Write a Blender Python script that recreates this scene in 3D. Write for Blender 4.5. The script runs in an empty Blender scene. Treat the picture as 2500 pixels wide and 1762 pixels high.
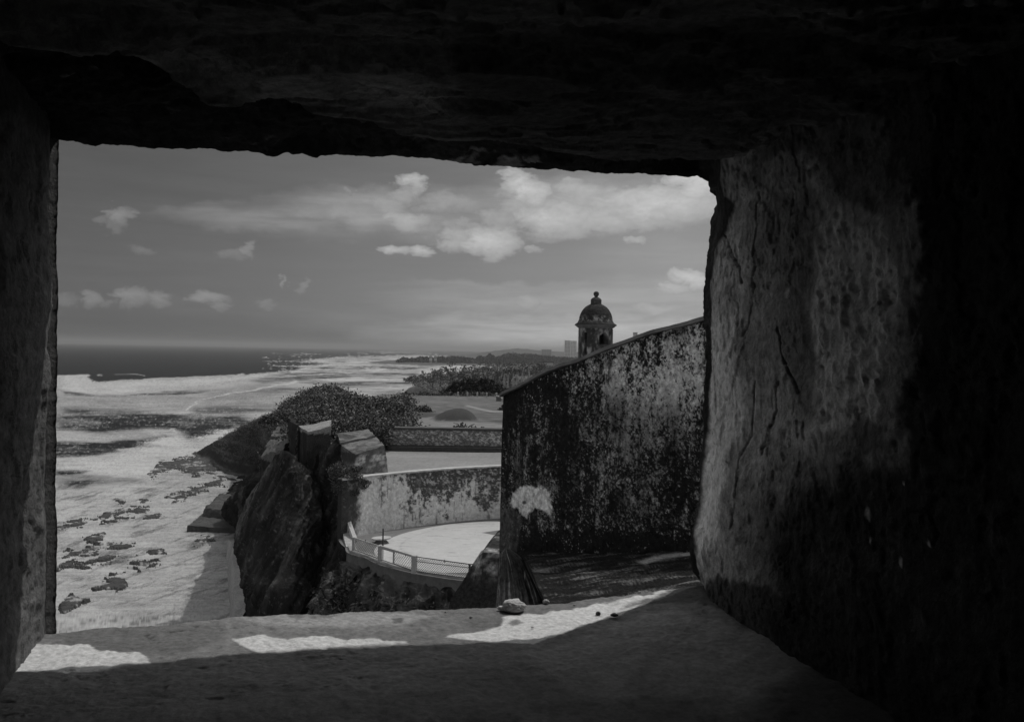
import bpy, math, random
import numpy as np
from mathutils import Vector, Matrix, Quaternion

random.seed(7)
RNG = np.random.default_rng(11)
SC = bpy.context.scene
COL = SC.collection
R_ = math.radians

# ------------------------------------------------------------------ camera
F, CX, CY, H = 2200.0, 1250.0, 881.0, 42.0       # focal length (px), centre, height above the sea
PITCH, ROLL = R_(0.667), R_(1.12)
cam_d = bpy.data.cameras.new('camera'); cam = bpy.data.objects.new('camera', cam_d); COL.objects.link(cam)
cam_d.sensor_width = 36.0; cam_d.lens = 36.0 * F / 2500.0
cam_d.clip_start = 0.05; cam_d.clip_end = 120000
CR = Matrix.Rotation(math.pi / 2 - PITCH, 3, 'X') @ Matrix.Rotation(ROLL, 3, 'Z')
cam.matrix_world = Matrix.Translation((0, 0, H)) @ CR.to_4x4()
SC.camera = cam

# ------------------------------------------------------------------ sky, sun, exposure
SUN_EL, SUN_AZ = R_(61.0), R_(45.6)              # azimuth: clockwise from the view direction (+Y)
world = bpy.data.worlds.new('World'); SC.world = world; world.use_nodes = True
SKY_STRENGTH = 0.13
CLOUDS = [  # px, py, radius x, radius y, strength (under .5: thin sheet), brightness
    (1262, 445, 44, 36, 1.0, 1.0), (1300, 470, 44, 40, .95, .95), (1270, 505, 60, 50, .8, .55), (1350, 540, 100, 50, .9, .85), (1420, 480, 90, 38, .7, .75), (1460, 540, 110, 34, .75, .8),
    (1600, 500, 190, 50, .85, .9), (1700, 440, 70, 50, 1.0, 1.1), (1560, 550, 130, 22, .6, .7), (1120, 590, 60, 30, .75, .75), (1200, 590, 75, 42, .95, .95), (1150, 555, 80, 22, .6, .6),
    (1015, 448, 32, 26, .95, .9), (985, 475, 40, 22, .7, .7), (950, 505, 60, 24, .6, .65), (990, 540, 60, 30, .75, .75), (900, 540, 70, 20, .55, .55),
    (968, 612, 36, 16, .85, .9), (1025, 614, 36, 16, .9, .95), (1297, 613, 28, 8, .6, .7), (1548, 586, 28, 11, .7, .7), (298, 532, 28, 26, .85, .42), (276, 556, 26, 18, .6, .3),
    (345, 608, 32, 12, .6, .28), (608, 612, 16, 22, .75, .42), (575, 625, 34, 12, .6, .3), (700, 690, 7, 22, .7, .38), (735, 700, 11, 24, .65, .38),
    (228, 730, 26, 20, .7, .42), (262, 742, 20, 10, .55, .3), (325, 728, 36, 24, .8, .45), (390, 738, 32, 22, .75, .42), (505, 725, 46, 14, .85, .45), (535, 745, 26, 12, .7, .36), (640, 742, 30, 9, .6, .36),
    (1285, 738, 34, 20, .7, .5), (1690, 680, 46, 26, .9, .85), (1640, 705, 40, 16, .7, .7), (1600, 752, 70, 16, .6, .6),
    (860, 470, 14, 10, .55, .5), (1100, 500, 90, 30, .62, .6), (860, 522, 100, 24, .56, .5), (770, 522, 80, 16, .52, .4), (1040, 560, 60, 18, .55, .55), (1330, 590, 60, 10, .52, .5), (1220, 540, 60, 40, .65, .6), (150, 725, 40, 14, .55, .35), (1400, 445, 30, 12, .6, .7),
    # thin sheets
    (900, 515, 240, 50, .4, .85), (640, 532, 230, 36, .4, .62), (1060, 520, 120, 50, .4, .6), (450, 535, 140, 16, .4, .20), (760, 570, 190, 22, .4, .26), (1120, 500, 180, 44, .4, .60), (1450, 500, 330, 70, .4, .80),
    (1080, 575, 150, 26, .4, .40), (1350, 700, 420, 14, .4, .45), (1350, 745, 420, 50, .4, .60), (1600, 740, 220, 70, .4, .50), (700, 760, 300, 30, .4, .14), (1000, 790, 300, 40, .4, .30), (300, 745, 220, 24, .4, .10), (1400, 825, 480, 60, .4, 1.5), (1600, 620, 160, 60, .4, .3),
]
def px_dir(px, py):
    return (CR @ Vector(((px - CX) / F, -(py - CY) / F, -1.0))).normalized()
SVEC = (math.sin(SUN_AZ) * math.cos(SUN_EL), math.cos(SUN_AZ) * math.cos(SUN_EL), math.sin(SUN_EL))
def build_world():
    nt = world.node_tree; N, L = nt.nodes, nt.links
    for n in list(N): N.remove(n)
    def M(op, a, b=None, c=None, clamp=False):
        n = N.new('ShaderNodeMath'); n.operation = op; n.use_clamp = clamp
        for i, v in enumerate((a, b, c)):
            if v is None: continue
            if isinstance(v, (int, float)): n.inputs[i].default_value = v
            else: L.new(v, n.inputs[i])
        return n.outputs[0]
    sky = N.new('ShaderNodeTexSky'); sky.sky_type = 'NISHITA'; sky.sun_disc = False
    sky.sun_elevation = SUN_EL; sky.sun_rotation = SUN_AZ
    sky.altitude = 40; sky.air_density = 1.0; sky.dust_density = 1.6; sky.ozone_density = 1.0
    sp = N.new('ShaderNodeSeparateColor'); L.new(sky.outputs[0], sp.inputs[0])
    # black and white film behind a red filter
    bw = M('ADD', M('MULTIPLY', sp.outputs[0], 0.85), M('MULTIPLY', sp.outputs[1], 0.15))
    tc = N.new('ShaderNodeTexCoord'); xyz = N.new('ShaderNodeSeparateXYZ'); L.new(tc.outputs['Generated'], xyz.inputs[0])
    az = M('ARCTAN2', xyz.outputs[0], xyz.outputs[1]); el = M('ARCSINE', xyz.outputs[2])
    # a polarised sky: deepest away from the sun's side, paler towards it
    fs = M('COSINE', M('SUBTRACT', az, SUN_AZ))
    fz = M('ADD', SKY_F[0], M('MULTIPLY', M('SUBTRACT', fs, .38), SKY_F[1]))
    fz = M('SMOOTH_MAX', fz, SKY_F[2], .1)
    bw = M('MULTIPLY', bw, fz)
    cb = N.new('ShaderNodeCombineXYZ'); L.new(az, cb.inputs[0]); L.new(M('MULTIPLY', el, 1.7), cb.inputs[1])
    def noise(scale, det=6, rough=.6, off=0, dist=0.0):
        n = N.new('ShaderNodeTexNoise'); n.noise_dimensions = '3D'
        n.inputs['Scale'].default_value = scale; n.inputs['Detail'].default_value = det; n.inputs['Roughness'].default_value = rough
        n.inputs['Distortion'].default_value = dist
        a = N.new('ShaderNodeVectorMath'); a.operation = 'ADD'; L.new(cb.outputs[0], a.inputs[0]); a.inputs[1].default_value = (off, off * .7, off * .3)
        L.new(a.outputs[0], n.inputs['Vector']); return n.outputs[0]
    n1, n2, n3 = noise(34, 8, .62, 3.1, .5), noise(130, 7, .62, 9.7), noise(22, 7, .6, 5.0)
    wx = M('MULTIPLY', M('SUBTRACT', n1, .5), .050); wy = M('MULTIPLY', M('SUBTRACT', n3, .5), .030)
    azw, elw = M('ADD', az, wx), M('ADD', el, wy)
    dens, bright, sheet_d = None, None, None
    for (px, py, rx, ry, st, br) in CLOUDS:
        d = px_dir(px, py); a0, e0 = math.atan2(d.x, d.y), math.asin(d.z); thin = st < .5
        dx = M('MULTIPLY', M('SUBTRACT', azw, a0), F / (rx * 1.25)); dy = M('MULTIPLY', M('SUBTRACT', elw, e0), F / (ry * 1.25))
        q = M('SUBTRACT', 1.0, M('ADD', M('MULTIPLY', dx, dx), M('MULTIPLY', dy, dy)))
        q = M('MULTIPLY', M('MAXIMUM', q, 0), br if thin else st)
        if thin:
            sheet_d = q if sheet_d is None else M('SMOOTH_MAX', sheet_d, q, .15); continue
        b = M('MULTIPLY', q, M('ADD', br, M('MULTIPLY', dy, .34 * br)))       # flat bases, lit tops
        dens = q if dens is None else M('MAXIMUM', dens, q)
        bright = b if bright is None else M('MAXIMUM', bright, b)
    # added clouds outside the view, made brighter to light the shaded walls
    amb = noise(4.2, 7, .6, 21.0)
    ambd = M('MULTIPLY', M('SUBTRACT', amb, .42), 5.0, clamp=True)
    edge = N.new('ShaderNodeMapRange'); edge.interpolation_type = 'SMOOTHSTEP'
    L.new(M('ABSOLUTE', az), edge.inputs[0]); edge.inputs[1].default_value = .62; edge.inputs[2].default_value = .95
    hi = N.new('ShaderNodeMapRange'); hi.interpolation_type = 'SMOOTHSTEP'
    L.new(el, hi.inputs[0]); hi.inputs[1].default_value = .30; hi.inputs[2].default_value = .55
    outside = M('MAXIMUM', edge.outputs[0], hi.outputs[0])
    ambd = M('MULTIPLY', ambd, outside)
    dens = M('MAXIMUM', dens, ambd); nd = N.new('ShaderNodeVectorMath'); nd.operation = 'DOT_PRODUCT'; L.new(tc.outputs['Generated'], nd.inputs[0]); nd.inputs[1].default_value = tuple(SVEC)
    near_sun = M('POWER', M('MAXIMUM', nd.outputs['Value'], 0), 3)
    bright = M('MAXIMUM', bright, M('MULTIPLY', ambd, M('ADD', 1.9, M('MULTIPLY', near_sun, 2.8))))
    det = M('ADD', M('MULTIPLY', M('SUBTRACT', n1, .5), 1.5), M('MULTIPLY', M('SUBTRACT', n2, .5), .9))
    al = N.new('ShaderNodeMapRange'); al.interpolation_type = 'SMOOTHSTEP'
    L.new(M('ADD', dens, M('MULTIPLY', det, .72)), al.inputs[0]); al.inputs[1].default_value = .12; al.inputs[2].default_value = .46
    alpha = M('MULTIPLY', al.outputs[0], M('MULTIPLY', M('MULTIPLY', dens, 6, clamp=True), .95))
    lum = M('MULTIPLY', M('ADD', M('MULTIPLY', bright, CLOUD_LUM), .15), M('ADD', .70, M('MULTIPLY', n2, .6)))
    lum = M('MULTIPLY', lum, M('ADD', .55, M('MULTIPLY', n1, .9)))
    cl = M('ADD', M('MULTIPLY', bw, .85), lum)
    fin = M('ADD', M('MULTIPLY', bw, M('SUBTRACT', 1.0, alpha)), M('MULTIPLY', cl, alpha))
    ns = noise(1.0, 8, .62, 33.0, .3); stv = ns.node.inputs['Vector'].links[0].from_node
    ms = N.new('ShaderNodeMapping'); L.new(stv.outputs[0], ms.inputs[0]); ms.inputs['Scale'].default_value = (9, 46, 1); L.new(ms.outputs[0], ns.node.inputs['Vector'])
    sa = M('MULTIPLY', M('MAXIMUM', M('ADD', sheet_d, M('MULTIPLY', M('SUBTRACT', ns, .5), M('MULTIPLY', sheet_d, 2.4))), 0), 1.0)
    fin = M('ADD', fin, M('MULTIPLY', M('MULTIPLY', sa, SHEET_LUM), M('SUBTRACT', 1.0, M('MULTIPLY', alpha, .6))))
    fin = M('MULTIPLY', fin, SKY_GAIN)
    bg = N.new('ShaderNodeBackground'); L.new(fin, bg.inputs[0]); bg.inputs[1].default_value = SKY_STRENGTH
    out = N.new('ShaderNodeOutputWorld'); L.new(bg.outputs[0], out.inputs[0])
CLOUD_LUM, SHEET_LUM, SKY_GAIN, SKY_F = 2.7, 1.35, 1.0, (.20, .50, .20)
build_world()

sun_d = bpy.data.lights.new('sun', 'SUN'); sun = bpy.data.objects.new('sun', sun_d); COL.objects.link(sun)
sun_d.energy = 2.0; sun_d.angle = R_(0.55); sun_d.color = (1.0, 0.985, 0.96)
SV = Vector((math.sin(SUN_AZ) * math.cos(SUN_EL), math.cos(SUN_AZ) * math.cos(SUN_EL), math.sin(SUN_EL)))
sun.rotation_euler = SV.to_track_quat('Z', 'Y').to_euler(); sun.location = (30, 30, 120)
SC.view_settings.view_transform = 'Standard'; SC.view_settings.look = 'None'
SC.view_settings.gamma = 1.0; SC.view_settings.use_curve_mapping = False
SC.view_settings.exposure = -0.05
SC.cycles.max_bounces = 7; SC.cycles.diffuse_bounces = 4; SC.cycles.volume_bounces = 0
SC.cycles.use_denoising = True

# ------------------------------------------------------------------ numbers
CRn = np.array(CR)
def ray(px, py):
    return CRn @ np.array([(px - CX) / F, -(py - CY) / F, -1.0])
def G(px, py, z):                                 # point of the level z seen at px, py
    d = ray(px, py); t = (z - H) / d[2]; return np.array([d[0] * t, d[1] * t, z])
def P(px, py, d):                                 # point at distance d (along +Y) seen at px, py
    r = ray(px, py); t = d / r[1]; return np.array([r[0] * t, d, H + r[2] * t])
def Pv(px, py, d):
    px, py, d = np.broadcast_arrays(np.asarray(px, float), np.asarray(py, float), np.asarray(d, float))
    v = np.stack([(px - CX) / F, -(py - CY) / F, -np.ones_like(px)], -1) @ CRn.T
    t = d / v[..., 1]
    return np.stack([v[..., 0] * t, d, H + v[..., 2] * t], -1)
def Gv(px, py, z):
    v = np.stack([(px - CX) / F, -(py - CY) / F, -np.ones_like(px)], -1) @ CRn.T
    t = (z - H) / v[..., 2]
    return np.stack([v[..., 0] * t, v[..., 1] * t, np.full_like(px, z)], -1)
def proj(W):                                      # world -> photograph px
    q = (W - np.array([0, 0, H])) @ CRn
    w = np.maximum(-q[..., 2], 1e-3)
    return CX + F * q[..., 0] / w, CY - F * q[..., 1] / w
def sstep(a, b, x):
    t = np.clip((x - a) / (b - a), 0, 1); return t * t * (3 - 2 * t)
def _h(i, j, k, s):
    n = (i * 374761393 + j * 668265263 + k * 2147483647 + s * 974711) & 0xffffffff
    n = ((n ^ (n >> 13)) * 1274126177) & 0xffffffff
    n = ((n ^ (n >> 15)) * 2246822519) & 0xffffffff
    return ((n ^ (n >> 16)) & 0xffffff) / float(0xffffff)
def vnoise(p, s=0):
    f = np.floor(p); t = p - f; t = t * t * (3 - 2 * t)
    i, j, k = (f[..., n].astype(np.int64) for n in range(3))
    r = 0
    for a in (0, 1):
        for b in (0, 1):
            for c in (0, 1):
                w = (t[..., 0] if a else 1 - t[..., 0]) * (t[..., 1] if b else 1 - t[..., 1]) * (t[..., 2] if c else 1 - t[..., 2])
                r = r + w * _h(i + a, j + b, k + c, s)
    return r
def fbm(p, octv=5, gain=.5, s=0):                 # about 0..1, mean .5
    a, r, n = 1.0, 0, 0
    for o in range(octv):
        r = r + a * vnoise(p * (2.03 ** o) + 17.3 * o, s + o); n += a; a *= gain
    return r / n
def ridged(p, octv=5, s=0):
    a, r, n = 1.0, 0, 0
    for o in range(octv):
        r = r + a * (1 - np.abs(2 * vnoise(p * (2.1 ** o) + 9.1 * o, s + o) - 1)); n += a; a *= .5
    return r / n
def sdist(x, y, poly):                            # signed distance to polygon, positive inside
    poly = np.asarray(poly, float); n = len(poly)
    best = np.full(x.shape, 1e18); ins = np.zeros(x.shape, bool)
    for i in range(n):
        ax, ay = poly[i]; bx, by = poly[(i + 1) % n]
        ex, ey = bx - ax, by - ay
        t = np.clip(((x - ax) * ex + (y - ay) * ey) / (ex * ex + ey * ey + 1e-12), 0, 1)
        best = np.minimum(best, (x - ax - t * ex) ** 2 + (y - ay - t * ey) ** 2)
        if ay != by:
            c = ((ay > y) != (by > y)) & (x < (bx - ax) * (y - ay) / (by - ay) + ax); ins ^= c
    return np.where(ins, 1, -1) * np.sqrt(best)
def lseg(x, y, pts):                              # distance to a polyline
    best = np.full(x.shape, 1e18)
    for (ax, ay), (bx, by) in zip(pts[:-1], pts[1:]):
        ex, ey = bx - ax, by - ay
        t = np.clip(((x - ax) * ex + (y - ay) * ey) / (ex * ex + ey * ey + 1e-12), 0, 1)
        best = np.minimum(best, (x - ax - t * ex) ** 2 + (y - ay - t * ey) ** 2)
    return np.sqrt(best)
def mix(a, b, t): return a * (1 - t) + b * t

# ------------------------------------------------------------------ materials (colour, grain and fine relief only)
_mats = {}
def mat(name, base=None, rough=.85, grain=(4.0, .35), bump=(12.0, .02), spec=.3, stretch=(1, 1, 1), tint=(1, 1, 1), metal=0.0):
    """base None: the mesh's own colour attribute carries the stains"""
    if name in _mats: return _mats[name]
    m = bpy.data.materials.new(name); m.use_nodes = True; _mats[name] = m
    N, L = m.node_tree.nodes, m.node_tree.links; b = N['Principled BSDF']
    b.inputs['Roughness'].default_value = rough; b.inputs['Specular IOR Level'].default_value = spec
    b.inputs['Metallic'].default_value = metal
    tc = N.new('ShaderNodeTexCoord'); mp = N.new('ShaderNodeMapping'); mp.inputs['Scale'].default_value = stretch
    L.new(tc.outputs['Object'], mp.inputs[0])
    n = N.new('ShaderNodeTexNoise'); n.inputs['Scale'].default_value = grain[0]; n.inputs['Detail'].default_value = 8; n.inputs['Roughness'].default_value = .68
    L.new(mp.outputs[0], n.inputs['Vector'])
    mr = N.new('ShaderNodeMapRange'); L.new(n.outputs[0], mr.inputs[0]); mr.inputs[1].default_value = .25; mr.inputs[2].default_value = .75
    mr.inputs[3].default_value = 1 - grain[1]; mr.inputs[4].default_value = 1 + grain[1]
    mx = N.new('ShaderNodeMix'); mx.data_type = 'RGBA'; mx.blend_type = 'MULTIPLY'; mx.inputs['Factor'].default_value = 1
    if base is None:
        at = N.new('ShaderNodeAttribute'); at.attribute_name = 'alb'; L.new(at.outputs['Color'], mx.inputs['A'])
    else:
        mx.inputs['A'].default_value = (base * tint[0], base * tint[1], base * tint[2], 1)
    L.new(mr.outputs[0], mx.inputs['B']); L.new(mx.outputs['Result'], b.inputs['Base Color'])
    if bump:
        n2 = N.new('ShaderNodeTexNoise'); n2.inputs['Scale'].default_value = bump[0]; n2.inputs['Detail'].default_value = 9; n2.inputs['Roughness'].default_value = .7
        L.new(mp.outputs[0], n2.inputs['Vector'])
        bp = N.new('ShaderNodeBump'); bp.inputs['Distance'].default_value = bump[1]; bp.inputs['Strength'].default_value = 1
        L.new(n2.outputs[0], bp.inputs['Height']); L.new(bp.outputs[0], b.inputs['Normal'])
    return m

# ------------------------------------------------------------------ mesh helpers
def tag(o, label=None, cat=None, group=None, kind=None):
    for k, v in (('label', label), ('category', cat), ('group', group), ('kind', kind)):
        if v: o[k] = v
    return o
def link(name, me, m=None, parent=None):
    o = bpy.data.objects.new(name, me); COL.objects.link(o)
    if m is not None: me.materials.append(m)
    if parent is not None: o.parent = parent
    return o
def empty(name, loc=(0, 0, 0)):
    o = bpy.data.objects.new(name, None); COL.objects.link(o); o.location = loc; o.empty_display_size = .3; return o
def mesh_np(name, V, Q, alb=None, smooth=True):
    me = bpy.data.meshes.new(name); V = np.ascontiguousarray(V, dtype=np.float32).reshape(-1, 3)
    Q = np.ascontiguousarray(Q, dtype=np.int32); k = Q.shape[1]
    me.vertices.add(len(V)); me.vertices.foreach_set('co', V.ravel())
    me.loops.add(Q.size); me.loops.foreach_set('vertex_index', Q.ravel())
    me.polygons.add(len(Q)); me.polygons.foreach_set('loop_start', np.arange(0, Q.size, k, dtype=np.int32))
    me.polygons.foreach_set('use_smooth', np.full(len(Q), smooth))
    me.update(calc_edges=True)
    if alb is not None:
        a = me.color_attributes.new('alb', 'FLOAT_COLOR', 'POINT'); c = np.ones((len(V), 4), np.float32)
        c[:, :3] = np.asarray(alb, np.float32).reshape(-1, 1); a.data.foreach_set('color', c.ravel())
    return me
def grid_quads(nu, nv, flip=False):
    i = np.arange(nu * nv).reshape(nu, nv)
    q = np.stack([i[:-1, :-1], i[1:, :-1], i[1:, 1:], i[:-1, 1:]], -1).reshape(-1, 4)
    return q[:, ::-1] if flip else q
def sheet(name, W, alb, m, parent=None, flip=False, smooth=True):
    return link(name, mesh_np(name, W, grid_quads(W.shape[0], W.shape[1], flip), alb, smooth), m, parent)
def loft(rows, nu, nv):
    """rows: list of lists of 3-D points, equal length -> smooth dense grid nu x nv"""
    A = np.array(rows, float)
    def res(A, n):
        m = len(A); s = np.linspace(0, m - 1, n); i = np.clip(np.floor(s).astype(int), 0, m - 2); t = (s - i).reshape((-1,) + (1,) * (A.ndim - 1))
        p0 = A[np.clip(i - 1, 0, m - 1)]; p1 = A[i]; p2 = A[i + 1]; p3 = A[np.clip(i + 2, 0, m - 1)]
        cr = .5 * ((2 * p1) + (p2 - p0) * t + (2 * p0 - 5 * p1 + 4 * p2 - p3) * t ** 2 + (3 * p1 - p0 - 3 * p2 + p3) * t ** 3)
        return mix(mix(p1, p2, t), cr, .75)
    return np.swapaxes(res(np.swapaxes(res(A, nu), 0, 1), nv), 0, 1)
def normals(W):
    du = np.gradient(W, axis=0); dv = np.gradient(W, axis=1)
    n = np.cross(du, dv); return n / (np.linalg.norm(n, axis=-1, keepdims=True) + 1e-9)
def box_mesh(name, x0, x1, y0, y1, z0, z1):
    V = [(x, y, z) for z in (z0, z1) for y in (y0, y1) for x in (x0, x1)]
    Fc = [(0, 2, 3, 1), (4, 5, 7, 6), (0, 1, 5, 4), (2, 6, 7, 3), (0, 4, 6, 2), (1, 3, 7, 5)]
    me = bpy.data.meshes.new(name); me.from_pydata(V, [], Fc); me.update(); return me
def tube_arrays(pts, rad, n=8, cap=True):
    pts = np.array(pts, float); m = len(pts); rad = np.broadcast_to(rad, (m,)).astype(float)
    d = np.gradient(pts, axis=0); d /= np.linalg.norm(d, axis=1, keepdims=True) + 1e-9
    V = []; Q = []
    for i in range(m):
        up = np.array([0, 0, 1.]) if abs(d[i, 2]) < .9 else np.array([0, 1., 0])
        a = np.cross(d[i], up); a /= np.linalg.norm(a); b = np.cross(d[i], a)
        for k in range(n):
            t = 2 * math.pi * k / n; V.append(pts[i] + rad[i] * (math.cos(t) * a + math.sin(t) * b))
    for i in range(m - 1):
        for k in range(n):
            k2 = (k + 1) % n; Q.append((i * n + k, i * n + k2, (i + 1) * n + k2, (i + 1) * n + k))
    if cap:
        c0 = len(V); V.append(pts[0]); V.append(pts[-1])
        for k in range(0, n, 1):
            k2 = (k + 1) % n; Q.append((c0, k2, k, c0)); Q.append((c0 + 1, (m - 1) * n + k, (m - 1) * n + k2, c0 + 1))
    return V, Q
class MB:
    def __init__(s): s.V = []; s.F = []
    def add(s, V, Fc):
        o = len(s.V); s.V += [tuple(v) for v in V]; s.F += [tuple(dict.fromkeys(int(i) + o for i in f)) for f in Fc]; return s
    def tube(s, pts, rad, n=8): return s.add(*tube_arrays(pts, rad, n))
    def beam(s, a, b, w, h, up=(0, 0, 1)):
        a, b = Vector(a), Vector(b); d = (b - a).normalized(); x = d.cross(Vector(up)).normalized() * (w / 2); y = x.cross(d).normalized() * (h / 2)
        V = [p + sx * x + sy * y for p in (a, b) for sx, sy in ((-1, -1), (1, -1), (1, 1), (-1, 1))]
        return s.add(V, [(0, 1, 2, 3), (7, 6, 5, 4), (0, 4, 5, 1), (1, 5, 6, 2), (2, 6, 7, 3), (3, 7, 4, 0)])
    def prism(s, top, bot):
        n = len(top); return s.add(list(top) + list(bot), [tuple(range(n)), tuple(range(2 * n - 1, n - 1, -1))] + [(i, i + n, (i + 1) % n + n, (i + 1) % n) for i in range(n)])
    def build(s, name, m, parent=None, smooth=False):
        me = bpy.data.meshes.new(name); me.from_pydata(s.V, [], s.F); me.update()
        if smooth: me.polygons.foreach_set('use_smooth', [True] * len(me.polygons))
        return link(name, me, m, parent)
def rough_block(name, quads, alb_fn, m, parent=None, step=.5, amp=.12, freq=.6, seed=0):
    """solid of bilinear quads, each diced, vertices shared by position and pushed by noise"""
    Vs, Qs, off = [], [], 0
    for q in quads:
        q = np.array(q, float)
        nu = max(2, int(max(np.linalg.norm(q[1] - q[0]), np.linalg.norm(q[2] - q[3])) / step) + 1)
        nv = max(2, int(max(np.linalg.norm(q[3] - q[0]), np.linalg.norm(q[2] - q[1])) / step) + 1)
        nu, nv = min(nu, 160), min(nv, 160)
        a = np.linspace(0, 1, nu)[:, None, None]; b = np.linspace(0, 1, nv)[None, :, None]
        W = mix(mix(q[0], q[1], a), mix(q[3], q[2], a), b)
        Vs.append(W.reshape(-1, 3)); Qs.append(grid_quads(nu, nv) + off); off += nu * nv
    V = np.concatenate(Vs); Q = np.concatenate(Qs)
    n3 = np.stack([fbm(V * freq + 31 * k, 5, .55, seed + k) - .5 for k in range(3)], -1)
    W = V + n3 * 2 * amp
    return link(name, mesh_np(name, W, Q, alb_fn(W), True), m, parent)
def leaves(C, size, seed=0, flat=.3, aspect=1.6, alb=(.03, .09)):
    """small pointed leaf faces at centres C; returns V, Q, alb"""
    r = np.random.default_rng(seed); n = len(C); s = size * r.uniform(.6, 1.4, n)
    a = r.normal(size=(n, 3)); a[:, 2] *= .7; a /= np.linalg.norm(a, axis=1, keepdims=True)
    b = r.normal(size=(n, 3)); b -= (b * a).sum(1, keepdims=True) * a; b /= np.linalg.norm(b, axis=1, keepdims=True)
    c = np.cross(a, b)
    s = s[:, None]
    V = np.stack([C - a * s * .5 * aspect, C + b * s * .5 + c * s * flat * .3, C + a * s * .5 * aspect, C - b * s * .5 + c * s * flat * .3], 1)
    al = np.repeat(r.uniform(alb[0], alb[1], n), 4)
    return V.reshape(-1, 3), np.arange(4 * n).reshape(-1, 4), al
def clumps(centres, radii, n_each, seed, squash=.8, shell=.55):
    r = np.random.default_rng(seed); out = []
    for c, rad in zip(centres, radii):
        k = max(3, int(n_each * rad ** 2))
        d = r.normal(size=(k, 3)); d /= np.linalg.norm(d, axis=1, keepdims=True)
        q = rad * (shell + (1 - shell) * r.random((k, 1)) ** .6) * d * (1, 1, squash)
        out.append(np.array(c) + q + r.normal(size=(k, 3)) * rad * .10)
    return np.concatenate(out)

# ================================================================== SETTING
stone_dark = mat('dark_lichen_stone', None, .95, (11.0, .85), (14, .05), spec=.08)
stone_light = mat('stained_plaster', None, .9, (3.5, .5), (7, .04))
leaf_m = mat('leaf', None, .7, (2.0, .4), None, spec=.12)
bark_m = mat('bark', .06, .9, (6, .4), (12, .02))
ground_m = mat('lawn', None, .95, (.6, .25), (3, .05))

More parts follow.
